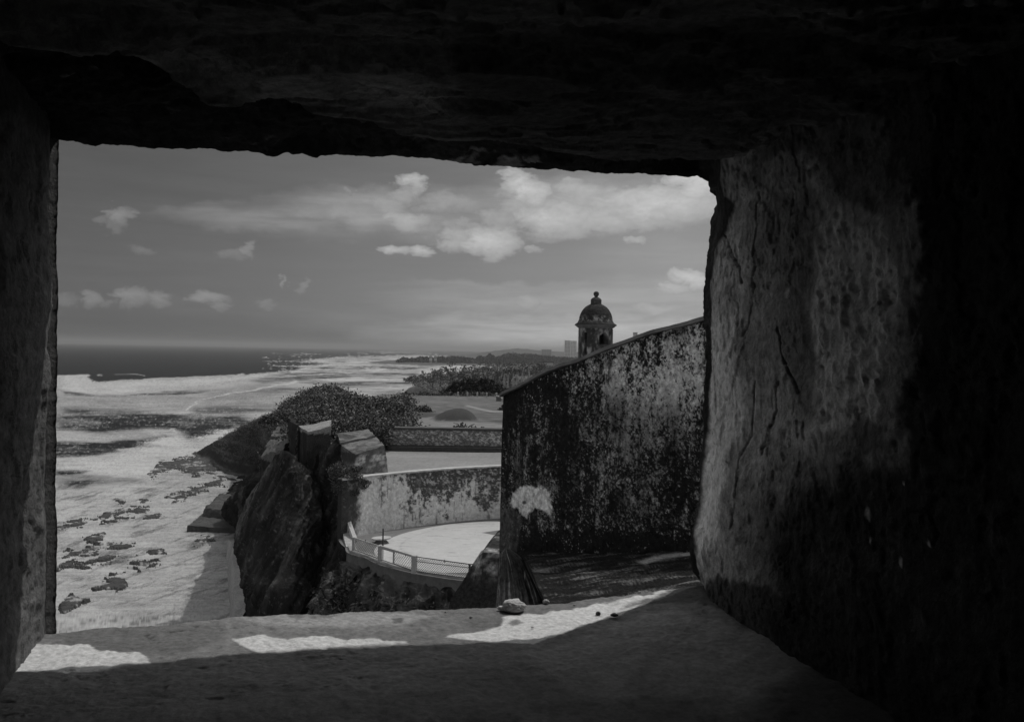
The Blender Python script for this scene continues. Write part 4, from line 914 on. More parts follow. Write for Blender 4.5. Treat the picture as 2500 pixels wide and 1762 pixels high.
# ---- the big dark lichen wall with its coping
def build_big_wall():
    pa, pb = P(1225, 1100, 16.0), P(1720, 1100, 12.0)
    d = (pb - pa)[:2]; Ln = np.linalg.norm(d); d /= Ln
    ext = Ln + 3.2
    n = 620; s = np.linspace(0, ext, n)
    xy = pa[:2] + s[:, None] * d
    # top edge from the picture
    tp = [(1225, 972), (1232, 963), (1255, 952), (1300, 928), (1345, 908), (1413, 885), (1451, 869), (1488, 854), (1536, 835), (1562, 826), (1600, 815), (1660, 799), (1720, 784), (1800, 760), (2000, 712), (2300, 650)]
    bt = [(1225, 1338), (1240, 1344), (1300, 1350), (1690, 1352), (2300, 1380)]
    zt, zb = np.zeros(n), np.zeros(n)
    for i in range(n):
        W0 = np.array([[xy[i, 0], xy[i, 1], 41.0]]); px, _ = proj(W0); px = float(px[0])
        for _ in range(2):
            py = np.interp(px, [a for a, b in tp], [b for a, b in tp]); zt[i] = P(px, py, xy[i, 1])[2]
            px = float(proj(np.array([[xy[i, 0], xy[i, 1], zt[i]]]))[0][0])
        py = np.interp(px, [a for a, b in bt], [b for a, b in bt]); zb[i] = P(px, py, xy[i, 1])[2] - .15
    def alb(W):
        px, py = proj(W)
        w = W * 1.0
        big = fbm(w * 1.1, 5, .6, 2); mid = fbm(w * 4.0, 6, .7, 6); fine = fbm(w * 15, 5, .75, 11); st = fbm(w * np.array([5, 5, .9]), 6, .66, 17); bl = fbm(w * 2.2, 5, .62, 27)
        xf = fbm(w * 34, 4, .75, 71)
        v = .13 * mid + .27 * fine + .22 * st + .38 * xf + .24 * (big - .5) + .16 * (bl - .5)
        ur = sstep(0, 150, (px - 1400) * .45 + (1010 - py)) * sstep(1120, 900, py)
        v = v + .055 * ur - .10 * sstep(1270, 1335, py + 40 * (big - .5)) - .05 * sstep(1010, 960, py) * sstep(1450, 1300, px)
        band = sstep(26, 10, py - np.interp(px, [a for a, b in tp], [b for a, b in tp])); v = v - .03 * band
        a = .018 + .20 * sstep(.49, .58, v) + .42 * ur * sstep(.49, .60, v)
        a += .30 * sstep(.60, .68, .6 * xf + .4 * fine) * sstep(.44, .52, v)
        a = a * (1 - .80 * sstep(.50, .62, fbm(w * np.array([1.7, 1.7, 1.0]), 6, .7, 83))) * (1 - .6 * sstep(.52, .6, fbm(w * np.array([4, 4, .5]), 5, .6, 87)) * (1 - ur))
        s = sdist(px, py, [(1246, 1228), (1252, 1205), (1266, 1194), (1290, 1187), (1305, 1192), (1325, 1190), (1338, 1205), (1346, 1235), (1342, 1255), (1325, 1246), (1306, 1238), (1290, 1252), (1284, 1262), (1268, 1252), (1252, 1240)])
        pl = sstep(-4, 4, s + 34 * (mid - .5)); hole = sstep(7, 2, np.hypot(px - 1280, (py - 1226)) + 10 * (fine - .5))
        a = mix(a, .66 + .6 * (mid - .5) + .3 * (xf - .5), pl); a = mix(a, .1, hole * pl)
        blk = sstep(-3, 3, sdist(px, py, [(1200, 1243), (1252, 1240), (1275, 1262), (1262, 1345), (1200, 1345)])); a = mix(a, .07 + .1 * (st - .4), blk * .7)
        return np.clip(a, .015, .8)
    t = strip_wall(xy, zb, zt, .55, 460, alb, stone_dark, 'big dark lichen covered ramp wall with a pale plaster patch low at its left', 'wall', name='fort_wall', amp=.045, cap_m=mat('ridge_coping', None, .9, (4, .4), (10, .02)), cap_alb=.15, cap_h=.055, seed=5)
    return xy, zb, d
BWxy, BWz, BWd = build_big_wall()

# rocky ledge between the wall foot and the window
def build_ledge():
    m_ = 24; f = np.linspace(0, 1, m_)
    fx = 1258 + (1990 - 1258) * f; di = lambda px: np.interp(px, [1225, 1720, 2300], [16.0, 12.0, 9.2])
    rows_ = []
    for (py, pl, q) in ((1346, 1258, 1.03), (1350, 1262, .985), (1382, 1290, .86), (1424, 1308, .72), (1476, 1330, .58), (1540, 1346, .46), (1620, 1352, .40)):
        r_ = []
        for k in range(m_):
            px = pl + (1990 - pl) * f[k]; r_.append(P(px, py + 4 * f[k], float(di(px)) * q))
        rows_.append(r_)
    last = [np.array([p[0], p[1] - .1, 38.0]) for p in rows_[-1]]
    W = loft(rows_ + [last], 200, 240)
    # left flank dropping away
    flank = [W[:, 0] + np.array([.45 * q, .25 * q, -1.0 * q]) for q in (3, 2, 1, .4)]
    W = np.concatenate([np.stack(flank, 1), W], 1)
    h = (ridged(W * np.array([1.4, 2.8, 1]), 6, 3) - .5) * .16 + (fbm(W * 6, 4, .6, 8) - .5) * .06
    W[..., 2] += h * .8
    px, py = proj(W)
    n1 = fbm(W * np.array([2.2, 6, 3]), 6, .7, 12); al = .015 + .13 * sstep(.52, .72, n1)
    al = mix(al, .42, sstep(-2, 3, sdist(px * .5, py, np.array([(1555, 1371), (1600, 1356), (1640, 1350), (1700, 1343), (1690, 1354), (1620, 1364), (1575, 1378)]) * (.5, 1)) + 6 * (fbm(W * 5, 4, .6, 4) - .5)) * .8)
    al = mix(al, .22, sstep(-2, 3, sdist(px * .5, py, np.array([(1305, 1390), (1350, 1385), (1340, 1396), (1300, 1398)]) * (.5, 1)) + 6 * (fbm(W * 5, 4, .6, 4) - .5)) * .8)
    o = sheet('rock_ledge', W, al, stone_dark); tag(o, kind='structure')
build_ledge()

# ---- garita: domed sentry box
def build_garita():
    D = 42.0; c = P(1452.5, 876, D); s = D / F
    t = empty('sentry_box', (float(c[0]), D, float(c[2]) - 3.4)); tag(t, 'round domed stone sentry box with a ball finial rising behind the ramp wall', 'sentry box')
    off = np.array(t.location); zpx = lambda py: P(1452.5, py, D)[2] - off[2]
    N = 96
    def lathe(name, prof, alb_fn, m, amp=.012, seed=0):
        pr = np.array(prof, float); k = np.arange(len(pr)); kk = np.linspace(0, len(pr) - 1, (len(pr) - 1) * 6 + 1); r = np.interp(kk, k, pr[:, 0]); z = np.interp(kk, k, pr[:, 1])
        th = np.linspace(0, 2 * math.pi, N + 1)
        W = np.stack([r[None] * np.cos(th)[:, None], r[None] * np.sin(th)[:, None], np.repeat(z[None], N + 1, 0)], -1)
        W[-1] = W[0]
        W[..., :2] *= (1 + amp * 2 * (fbm(W * 3, 5, .6, seed) - .5) / .5)[..., None] * np.where(r > .02, 1, 1)[None, :, None]
        W[-1] = W[0]
        return sheet(name, W, alb_fn(W), m, t, flip=True)
    def dal(W):
        n = fbm(W * 3, 6, .7, 3); f = fbm(W * 9, 4, .7, 5)
        band = sstep(.9, 0, np.abs(W[..., 2] - zpx(779)) / .26)
        return .025 + .03 * n + .26 * band * sstep(.46, .6, n * .5 + f * .5)
    R = lambda w: w * s
    lathe('dome', [(R(51), zpx(793.5)), (R(50.5), zpx(792)), (R(44), zpx(788)), (R(41.5), zpx(782)), (R(40), zpx(774)), (R(37), zpx(765)), (R(32.5), zpx(757)), (R(26), zpx(749.5)), (R(19), zpx(745)), (R(13.5), zpx(742.5))], dal, stone_dark)
    lathe('cornice', [(R(41), zpx(802)), (R(43), zpx(800)), (R(46.5), zpx(798)), (R(48), zpx(796)), (R(51), zpx(794.6)), (R(51.3), zpx(793.6))], lambda W: .10 + .12 * fbm(W * 6, 4, .6, 3), stone_light)
    f = lathe('finial', [(R(13.2), zpx(742.8)), (R(13), zpx(734)), (R(13.6), zpx(733)), (R(12.5), zpx(731)), (R(10), zpx(728)), (R(6), zpx(726)), (R(3.8), zpx(724.6)), (R(3.6), zpx(723.5)), (R(5.5), zpx(722)), (R(6.9), zpx(718)), (R(6.2), zpx(714.5)), (R(4), zpx(712)), (R(.2), zpx(711))], lambda W: .04 + .05 * fbm(W * 5, 4, .6, 3), stone_dark)
    # body: hollow shell with openings
    ro, ri = R(41), R(41) - .26
    z0, z1 = 0.0, zpx(801); nz = 90; na = 144
    zz = np.linspace(z0, z1, nz + 1); keep = np.ones((na, nz), bool)
    def opening(deg, half, pt, pb, arch=True):
        for i in range(na):
            a = (i + .5) * 360 / na; dd = abs((a - deg + 180) % 360 - 180)
            if dd > half: continue
            top = zpx(pt) - (0 if not arch else (.16 * (dd / half) ** 2.2))
            for j in range(nz):
                zc = (zz[j] + zz[j + 1]) / 2
                if zpx(pb) < zc < top: keep[i, j] = False
    # angle 270 faces the camera; to the right of it is +
    opening(270 + 26, 18, 813, 840); opening(270 - 40, 4.5, 812, 862, False); opening(90 - 3, 7.5, 816, 842)
    V, Q = [], []; ang = lambda i: 2 * math.pi * i / na
    def vid(r, i, j): return [r * math.cos(ang(i)), r * math.sin(ang(i)), zz[j]]
    rec = lambda i: 0.0
    for i in range(na):
        for j in range(nz):
            if not keep[i, j]: continue
            for (r, fl) in ((ro, 0), (ri, 1)):
                b = len(V); V += [vid(r, i, j), vid(r, i + 1, j), vid(r, i + 1, j + 1), vid(r, i, j + 1)]; Q.append((b, b + 1, b + 2, b + 3) if not fl else (b + 3, b + 2, b + 1, b))
            for di, dj, e in ((-1, 0, 0), (1, 0, 1), (0, -1, 2), (0, 1, 3)):
                i2, j2 = (i + di) % na, j + dj
                if 0 <= j2 < nz and keep[i2, j2]: continue
                if not 0 <= j2 < nz and e in (2, 3): pass
                p = {0: ((i, j), (i, j + 1)), 1: ((i + 1, j), (i + 1, j + 1)), 2: ((i, j), (i + 1, j)), 3: ((i, j + 1), (i + 1, j + 1))}[e]
                b = len(V); V += [vid(ro, *p[0]), vid(ri, *p[0]), vid(ri, *p[1]), vid(ro, *p[1])]; Q.append((b, b + 1, b + 2, b + 3))
    V = np.array(V)
    n = fbm(V * 2.4, 6, .7, 3); f = fbm(V * np.array([6, 6, 2]), 5, .7, 8)
    al = .04 + .27 * sstep(.46, .60, n * .5 + f * .5); al = mix(al, .04, sstep(.3, 0, np.abs(np.hypot(V[:, 0], V[:, 1]) - ri) / .1) * .6)
    link('body', mesh_np('body', V, np.array(Q), al, False), stone_light, t)
    # raised frames of the openings and corner strips
    for deg in (270 - 78, 270 + 78):
        m = MB(); a0, a1 = R_(deg - 4), R_(deg + 4); r = ro + .03
        top = zpx(803); m.prism([(r * math.cos(a0), r * math.sin(a0), top), (r * math.cos(a1), r * math.sin(a1), top), ((ro - .02) * math.cos(a1), (ro - .02) * math.sin(a1), top), ((ro - .02) * math.cos(a0), (ro - .02) * math.sin(a0), top)],
                [(r * math.cos(a0), r * math.sin(a0), .02), (r * math.cos(a1), r * math.sin(a1), .02), ((ro - .02) * math.cos(a1), (ro - .02) * math.sin(a1), .02), ((ro - .02) * math.cos(a0), (ro - .02) * math.sin(a0), .02)])
        m.build('pilaster', mat('pilaster_stone', .17, .9, (5, .5), (9, .02)), t)
    # bastion it stands on
    x, y, z = t.location
    top = [np.array([x - 1.6, y - 1.2, z + .05]), np.array([x + 9, y - 4, z + .05]), np.array([x + 10, y + 9, z + .05]), np.array([x - 1.2, y + 1.6, z + .05])]
    bt = [p + (-.8, -.8, -12) for p in top]
    q = [(bt[0], bt[1], top[1], top[0]), (bt[1], bt[2], top[2], top[1]), (bt[2], bt[3], top[3], top[2]), (bt[3], bt[0], top[0], top[3]), (top[0], top[1], top[2], top[3])]
    o = rough_block('bastion', q, block_alb(.25, .05), stone_dark, None, .4, .06, .7, 5); tag(o, 'stone bastion carrying the sentry box behind the ramp wall', 'bastion')
build_garita()

# ---- far land
def land(name, pts, z, drop_y=0, alb=.06, amp=2.0, seed=0, n=120):
    """an irregular plateau: outline given as world points, filled and dropped to the sea at its rim"""
    P_ = smooth_curve([(p[0], p[1], 0) for p in list(pts) + [pts[0]]], n)[:, :2]; c = P_.mean(0)
    rows = []
    for k, zz in ((1.06, -1.5), (1.03, z * .3), (1.0, z * .85), (.94, z), (.7, z), (.35, z), (.02, z)):
        rows.append([np.array([*(c + (p - c) * k), zz]) for p in P_])
    W = loft(rows, 60, n); W[..., 2] += (fbm(W * (.5 / max(6, z)), 5, .6, seed) - .5) * amp * sstep(-1.5, 3, W[..., 2])
    W[:, -1] = W[:, 0]
    al = alb + alb * .9 * (fbm(W * .04, 5, .6, seed + 1) - .5)
    o = sheet(name, W, al, mat('far_ground', None, .95, (.05, .4), None)); tag(o, kind='structure'); return o
# lawn cliff down to shore, low coast with trees, far headland
lc = [(-24, 92), (-24, 130), (-20, 165), (-12, 185), (40, 200), (160, 220), (160, 90), (20, 84), (13, 79)]
def lawn_skirt():
    xs = [(-21, 94), (-21.5, 100), (-22, 112), (-22, 130), (-26, 150), (-24, 166), (-10, 172), (20, 172), (70, 172), (110, 172)]
    rows = []
    for k, z in ((0, 33.4), (.6, 31.5), (3, 26), (9, 14), (17, 4), (22, -1.5)):
        r = []
        for i, (x, y) in enumerate(xs):
            if i < 5: r.append(np.array([x + 2.5 - k, y + .2 * k, z]))
            elif i == 5: r.append(np.array([x + 2.5 - k * .7, y + k * .7, z]))
            else: r.append(np.array([x, y - 4 + k * 1.4, z if k > 0 else 33.4]))
        rows.append(r)
    W = loft(rows, 60, 160); W = W + ((fbm(W / 5, 5, .6, 2) - .5) * 2.0)[..., None] * sstep(33.3, 30, W[..., 2])[..., None]
    o = sheet('lawn_slope', W, .06 + .08 * fbm(W / 3, 5, .6, 5), mat('headland_rock')); tag(o, kind='structure')
lawn_skirt()
beach = [G(948, 972, .6)[:2], G(1000, 955, .6)[:2], G(1030, 945, .6)[:2], G(1105, 944, .6)[:2], G(1230, 948, .6)[:2], (300, 800), (300, 250), (60, 190), (-40, 260)]
lz = 11.0
coast = [G(1002, 940, lz)[:2], G(1018, 936, lz)[:2], G(1050, 925, lz)[:2], G(1095, 916, lz)[:2], G(1160, 905, lz)[:2], (120, 1600), (900, 1500), (900, 260), (200, 215), (40, 230), G(1165, 962, lz)[:2], G(1120, 952, lz)[:2], G(1075, 944, lz)[:2]]
land('coast_land', coast, lz, alb=.12, amp=3, seed=3)
far = [G(945, 882, 2)[:2], G(1010, 878, 2)[:2], G(1150, 873, 2)[:2], G(1300, 866, 2)[:2], (900, 7000), (4200, 7500), (4200, 1700), (420, 1900), G(1300, 893, 2)[:2], G(1180, 890, 2)[:2], G(1060, 888, 2)[:2], G(990, 886, 2)[:2]]
land('far_headland', far, 4, alb=.07, amp=2, seed=8)
def hill():
    c = np.array([620.0, 5200.0])
    X, Y = np.meshgrid(np.linspace(-700, 1500, 160), np.linspace(-700, 900, 60), indexing='ij')
    h = 46 * np.exp(-((X - 500) / 620) ** 2 - (Y / 420) ** 2) + 34 * np.exp(-((X + 160) / 210) ** 2 - (Y / 300) ** 2)
    h *= (.75 + .5 * fbm(np.stack([X / 110, Y / 110, 0 * X], -1), 6, .65, 4)); h += 6 * fbm(np.stack([X / 25, Y / 60, 0 * X], -1), 4, .7, 9) * (h > 5) - 3
    o = sheet('distant_hill', np.stack([X + 150, Y + 5200, h], -1), np.full(X.shape, .05), mat('far_ground')); tag(o, kind='structure')
    # low far shore near the horizon
    X, Y = np.meshgrid(np.linspace(-1200, 1800, 120), np.linspace(-300, 500, 10), indexing='ij'); h = 22 * np.exp(-((X - 200) / 900) ** 4 - (Y / 200) ** 2) * (.6 + .7 * fbm(np.stack([X / 120, Y / 200, 0 * X], -1), 4, .6, 3)) - 2
    o = sheet('distant_shore', np.stack([X - 350, Y + 9500, h], -1), np.full(X.shape, .05), mat('far_ground')); tag(o, kind='structure')
hill()
# wood on the far headland: one mass
def far_wood():
    r = np.random.default_rng(3); cs, rs = [], []
    for px in np.arange(962, 1440, 2.6):
        top = np.interp(px, [962, 975, 985, 990, 1000, 1030, 1060, 1075, 1090, 1105, 1130, 1150, 1160, 1170, 1185, 1195, 1210, 1225, 1240, 1300, 1330, 1380, 1440], [881, 877, 872, 872, 876, 870, 872, 869, 872, 869, 872, 874, 877, 868, 872, 862, 872, 866, 862, 864, 868, 872, 874])
        for d in (2500, 2700, 3000):
            b = P(px, 888, d); b[2] = 3; t = P(px, top + r.uniform(-1, 3), d)[2] - 4
            if t < 4: continue
            for z in np.arange(3, t, 7.0): cs.append((b[0] + r.normal() * 2, d + r.normal() * 15, z)); rs.append(r.uniform(4, 6.5))
            cs.append((b[0], d, t)); rs.append(r.uniform(3, 5))
    C = clumps(cs, rs, 1.1, 4, .9, .3); V, Q, al = leaves(C, 3.6, 2, alb=(.015, .06)); o = link('far_wood', mesh_np('far_wood', V, Q, al, False), leaf_m); tag(o, 'hazy dark wood along the far headland', 'wood', kind='stuff')
far_wood()

def coast_scrub():
    r = np.random.default_rng(12); n = 2600
    px = 1012 + 408 * r.random(n) ** .8; t_ = r.random(n); py = np.interp(px, [1006, 1050, 1100, 1160, 1420], [938, 928, 918, 906, 892]) * (1 - t_) + np.interp(px, [1006, 1060, 1130, 1420], [941, 950, 966, 966]) * t_
    C = Gv(px, py, lz) if False else np.array([G(a, b, lz) for a, b in zip(px, py)]); C[:, 2] += r.random(n) ** 2 * 3.2 * (C[:, 1] / 600)
    sc = (C[:, 1] / 600)[:, None]; C = np.repeat(C, 14, 0) + r.normal(size=(n * 14, 3)) * (1.8, 1.8, .9) * np.repeat(sc, 14, 0)
    V, Q, al = leaves(C, 1.0, 5, alb=(.05, .30)); al = al * (.4 + 1.2 * fbm(V / 14, 4, .6, 3)); o = link('coast_scrub', mesh_np('coast_scrub', V, Q, al, False), leaf_m); tag(o, 'hazy scrub covering the low coast between the trees', 'scrub', kind='stuff')  # leaf colours raised: part of the haze is painted in here
coast_scrub()
def tree(px, py, top, d, w, label, seed, name='coast_tree', group='trees on the low coast', alb=(.03, .20), leaf=.9, dens=5.5, lean=0):  # crown colours lifted to carry some of the haze
    r = np.random.default_rng(seed); b = P(px, py, d); hgt = (py - top) / F * d; W_ = w * 1.35 / F * d / 2
    t = empty(name, tuple(b)); tag(t, label, 'tree', group)
    mb = MB(); tp = np.array([lean * W_, 0, hgt * .62]); mb.tube([(0, 0, -1.5), tp * .5 + r.normal(size=3) * .2, tp], [hgt * .035, hgt * .026, hgt * .012], 6)
    cs, rs = [], []
    for k in range(14):
        a = r.uniform(0, 2 * math.pi); q = r.uniform(.2, .8); c = np.array([math.cos(a) * W_ * q + lean * W_, math.sin(a) * W_ * q, hgt * r.uniform(.12, .80)])
        cs.append(c); rs.append(W_ * r.uniform(.22, .44)); mb.tube([tp * r.uniform(.4, .8), (tp + c) / 2 + r.normal(size=3) * .2, c], [hgt * .014, hgt * .01, hgt * .005], 4)
    cs.append(np.array([lean * W_, 0, hgt * .88])); rs.append(W_ * .3)
    mb.build('trunk', bark_m, t, True)
    C = clumps(cs, rs, dens, seed, .75, .3); V, Q, al = leaves(C, leaf, seed, alb=alb); link('crown', mesh_np('crown', V, Q, al, False), leaf_m, t)
    return t
tl = [
    (1008, 934, 915, 610, 34, 'low wind bent tree at the very tip of the low coast', 0),
    (1033, 934, 905, 600, 26, 'small dark tree second from the tip of the low coast', 0),
    (1056, 940, 898, 560, 34, 'round dark tree left of the tallest coast tree', 0),
    (1075, 938, 900, 575, 30, 'squat tree filling the gap under the tallest coast tree', 0),
    (1100, 945, 883, 540, 44, 'tallest dark tree on the low coast with a heavy crown', 0),
    (1131, 948, 890, 530, 44, 'dark tree right beside the tallest coast tree', 0),
    (1155, 950, 888, 520, 38, 'open crowned tree standing left of the highest thin tree', 0),
    (1166, 948, 880, 560, 26, 'thin tree with a small tuft set highest on the low coast', .2),
    (1185, 952, 893, 500, 44, 'broad tree behind the dark hedge bush', 0),
    (1212, 950, 900, 480, 40, 'grey tree near the pale palm trunks', 0),
    (1190, 930, 886, 720, 50, 'hazy broad tree in the middle distance behind the coast trees', 0),
    (1232, 925, 884, 760, 46, 'hazy tree next to the long low roof', 0),
    (1262, 925, 888, 720, 44, 'hazy tree above the end of the ramp wall', 0),
    (1290, 915, 888, 760, 46, 'hazy tree just over the slope of the ramp wall', 0),
    (1320, 905, 888, 780, 44, 'hazy tree under the far twin towers', 0),
    (1246, 945, 905, 470, 30, 'low bushy tree among the palm trunks', 0),
]
for k, (px, py, tp, d, w, lab, ln) in enumerate(tl): tree(px, py, tp, d, w, lab, 50 + k, lean=ln)
def palm(px, py, top, d, label, seed):
    r = np.random.default_rng(seed); b = P(px, py, d); h = (py - top) / F * d; t = empty('palm_tree', tuple(b)); tag(t, label, 'palm', 'palms on the low coast')
    mb = MB(); ben = r.uniform(-.6, .6); mb.tube([(0, 0, -1), (ben * .3, 0, h * .5), (ben, 0, h * .9)], [.42, .32, .24], 6); mb.build('trunk', mat('palm_trunk', .30, .9, (3, .3), None), t, True)
    mb = MB()
    for k in range(13):
        a = 2 * math.pi * k / 13 + r.uniform(-.2, .2); ln = h * .30 * r.uniform(.8, 1.2); up = r.uniform(.1, .7)
        pts = [np.array([ben + math.cos(a) * ln * q, math.sin(a) * ln * q, h * .9 + ln * (up * q - .9 * q * q)]) for q in (0, .35, .7, 1)]
        sd = np.array([-math.sin(a), math.cos(a), 0]) * ln * .12; wd = [.2, 1, .8, .05]
        for i in range(3): mb.add([pts[i] - sd * wd[i] - (0, 0, .25 * wd[i]), pts[i], pts[i + 1], pts[i + 1] - sd * wd[i + 1] - (0, 0, .25 * wd[i + 1])], [(0, 1, 2, 3)]); mb.add([pts[i], pts[i] + sd * wd[i] - (0, 0, .25 * wd[i]), pts[i + 1] + sd * wd[i + 1] - (0, 0, .25 * wd[i + 1]), pts[i + 1]], [(0, 1, 2, 3)])
    mb.build('fronds', mat('palm_leaf', .06, .6, (2, .3), None), t)
for k, (px, py, tp, lab) in enumerate([(1230, 948, 893, 'palm with a pale trunk furthest left of the pale palms'), (1240, 950, 900, 'shorter palm second from the left of the pale palms'), (1252, 948, 888, 'tall palm in the middle of the pale palms'), (1262, 946, 898, 'palm right of the tall middle palm'),
                                     (1274, 940, 892, 'palm just left of where the ramp wall hides the coast'), (1292, 930, 890, 'palm crown showing over the slope of the ramp wall'), (1176, 950, 905, 'small palm in front of the broad coast tree'), (1142, 952, 908, 'small palm among the trunks of the coast trees')]):
    palm(px, py, tp, 430, lab, 80 + k)

# dark hedge bush, fence posts and sign at the lawn edge
bb = P(1160, 968, 176); bb[2] = 33.2
shrub(bb, [(-4.6, 0, .7, 1.4), (-3, 0, 1.2, 1.8), (-1, 0, 1.8, 2.0), (1, 0, 1.8, 2.0), (3, 0, 1.2, 1.9), (5, 0, .8, 1.6), (-6, 0, .2, .9)], 120, .32, 'big rounded dark bush behind the pale fence posts', 41, alb=(.012, .07))
for k, (px, lab) in enumerate([(1118, 'first short pale post from the left at the lawn edge'), (1141, 'second short pale post from the left at the lawn edge'), (1165, 'third short pale post from the left at the lawn edge'), (1188, 'fourth short pale post from the left at the lawn edge'), (1212, 'last short pale post beside the grey marker slab')]):
    b = P(px, 971, 160.5); b[2] = 33.35; t = MB(); t.prism([(-.14, -.14, 1.0), (.14, -.14, 1.0), (.14, .14, 1.0), (-.14, .14, 1.0)], [(-.16, -.16, -.2), (.16, -.16, -.2), (.16, .16, -.2), (-.16, .16, -.2)]); t.prism([(-.08, -.08, 1.08), (.08, -.08, 1.08), (.08, .08, 1.08), (-.08, .08, 1.08)], [(-.18, -.18, 1.0), (.18, -.18, 1.0), (.18, .18, 1.0), (-.18, .18, 1.0)])
    o = t.build('fence_post', mat('post_concrete', .34, .9, (3, .2), None)); o.location = tuple(b); tag(o, lab, 'post', 'short posts at the lawn edge')
b = P(1217, 990, 150); t = empty('marker_slab', tuple(b)); tag(t, 'upright grey slab with a pale bent cap at the right end of the lawn', 'marker')
m = MB(); m.prism([(-.42, -.1, 1.5), (.42, -.1, 1.35), (.42, .3, 1.35), (-.42, .3, 1.5)], [(-.42, -.1, -.2), (.42, -.1, -.2), (.42, .3, -.2), (-.42, .3, -.2)]); m.build('slab', mat('marker_stone', .13, .9, (2, .3), None), t)
m = MB(); m.beam((-.45, .1, 1.62), (.3, .1, 1.5), .5, .1); m.beam((.3, .1, 1.5), (.5, .1, 1.2), .5, .1); m.beam((.5, .1, 1.2), (.5, .1, -.1), .5, .08, up=(0, 1, 0)); m.build('cap', mat('marker_cap', .5, .8, (2, .2), None), t)
# scrub fringe on the lawn edge
def fringe():
    r = np.random.default_rng(8); n = 420
    px = r.uniform(985, 1225, n); C = np.array([P(x, 972 - .0 * x, 165 + r.uniform(-2, 3)) for x in px]); C[:, 2] = 33.2 + r.random(n) * .35 * (1 + .8 * np.sin(px / 9))
    C[:, 0] -= 0
    pts = np.repeat(C, 14, 0) + r.normal(size=(n * 14, 3)) * (.4, .4, .22); V, Q, al = leaves(pts, .26, 9, alb=(.02, .12)); o = link('edge_scrub', mesh_np('edge_scrub', V, Q, al, False), leaf_m); tag(o, 'low ragged scrub fringe along the far edge of the lawn', 'scrub', kind='stuff')
fringe()
bb = P(1222, 1008, 128); bb[2] = 33.3
shrub(bb, [(0, 0, .2, .5), (.7, 0, .4, .7), (2.2, 0, .7, .9)], 500, .15, 'dark bush half hidden behind the left edge of the big wall', 43, alb=(.015, .08))

# ---- far buildings
def building(name, px0, px1, top, base, d, label, storeys, bays, base_alb, depth=14, roof=None, seed=0):
    a, b = P(px0, base, d), P(px1, base, d); z1 = P((px0 + px1) / 2, top, d)[2]; z0 = min(a[2], 2.0); w = b[0] - a[0]; h = z1 - z0
    t = empty(name, ((a[0] + b[0]) / 2, d, z0)); tag(t, label, 'building')
    wm = mat('wall_%d' % int(base_alb * 100), base_alb, .9, (.2, .1), None); gm = mat('far_glass', .05, .3, (1, .1), None, spec=.5)
    me = box_mesh('wall', -w / 2, w / 2, 0, depth, 0, h); link('wall', me, wm, t)
    bw, bh = w / bays, h / storeys
    base_me = box_mesh('window', -bw * .3, bw * .3, -.25, .05, -bh * .28, bh * .28); base_me.materials.append(gm)
    for i in range(bays):
        for j in range(storeys):
            o = bpy.data.objects.new('window', base_me); COL.objects.link(o); o.parent = t; o.location = (-w / 2 + (i + .5) * bw, 0, (j + .5) * bh)
    if roof: link('roof', box_mesh('roof', -w / 2 - 1, w / 2 + 1, -1, depth + 1, h + .01, h + roof), mat('far_roof', .06, .9, (.2, .1), None), t)
    return t
tw = building('tower_block', 1378, 1392.5, 831, 872, 4300, 'left half of the pale twin tower beside the sentry box', 14, 4, .62, 22)
m = MB(); m.beam((13, 8, 82), (13, 8, 92), 1.6, 1.6, up=(0, 1, 0)); m.build('mast', mat('far_roof', .06, .9), tw)
building('tower_block', 1393.5, 1407, 832, 872, 4330, 'right half of the pale twin tower beside the sentry box', 14, 4, .72, 22)
building('tower_block', 1546, 1556, 811, 840, 4000, 'tiny far tower just showing over the ramp wall', 10, 3, .36, 16)
building('hotel_block', 1322, 1346, 853, 872, 4600, 'low hazy block on top of the distant hill', 5, 6, .3, 20)
building('long_building', 1246, 1272, 886, 893, 900, 'long dark roofed building among the hazy trees', 2, 9, .45, 10, roof=1.0)
building('long_building', 1318, 1350, 885, 893, 1000, 'second long dark roofed building touching the ramp wall', 2, 9, .45, 10, roof=1.2)
building('white_house', 1048, 1054, 868, 878, 2480, 'pair of tiny pale walls on the far headland, left one', 2, 2, .6, 8)
building('white_house', 1060, 1066, 868, 880, 2490, 'pair of tiny pale walls on the far headland, right one', 2, 2, .6, 8)

# ================================================================== THE WINDOW (embrasure) WE LOOK THROUGH
TH = R_(16.87); EU = np.array([math.cos(TH), math.sin(TH), 0]); EV = np.array([-math.sin(TH), math.cos(TH), 0]); DV = 2.6
O0 = np.array([0, 0, H])
def loc(u, v, z):
    u, v, z = np.broadcast_arrays(u, v, z); return u[..., None] * EU + v[..., None] * EV + z[..., None] * np.array([0, 0, 1.0]) + O0
def on_face(px, py, v=DV):                      # (u, z) where the sight line meets the plane v
    r = ray(px, py); t = v / (r @ EV); return (r @ EU) * t, r[2] * t
def edge(pts):
    a = np.array([on_face(*p) for p in pts]); return a
emb_m = mat('embrasure_plaster', None, .95, (38, .6), (50, .018), spec=.1)
Rg = edge([(1700, 380), (1705, 415), (1728, 430), (1736, 470), (1752, 482), (1764, 487), (1755, 494), (1744, 508), (1738, 560), (1729, 600), (1724, 640), (1717, 690), (1716, 720), (1719, 775), (1723, 850), (1723, 950), (1722, 1000), (1716, 1100), (1709, 1180), (1700, 1270), (1697, 1330), (1699, 1380), (1712, 1425), (1725, 1460)])
Ce = edge([(-700, 318), (0, 338), (158, 343), (220, 352), (400, 358), (550, 362), (640, 368), (700, 368), (780, 372), (900, 385), (1000, 388), (1120, 400), (1190, 403), (1300, 409), (1450, 416), (1550, 421), (1650, 426), (1700, 430), (1740, 452), (1900, 470), (2600, 560)])
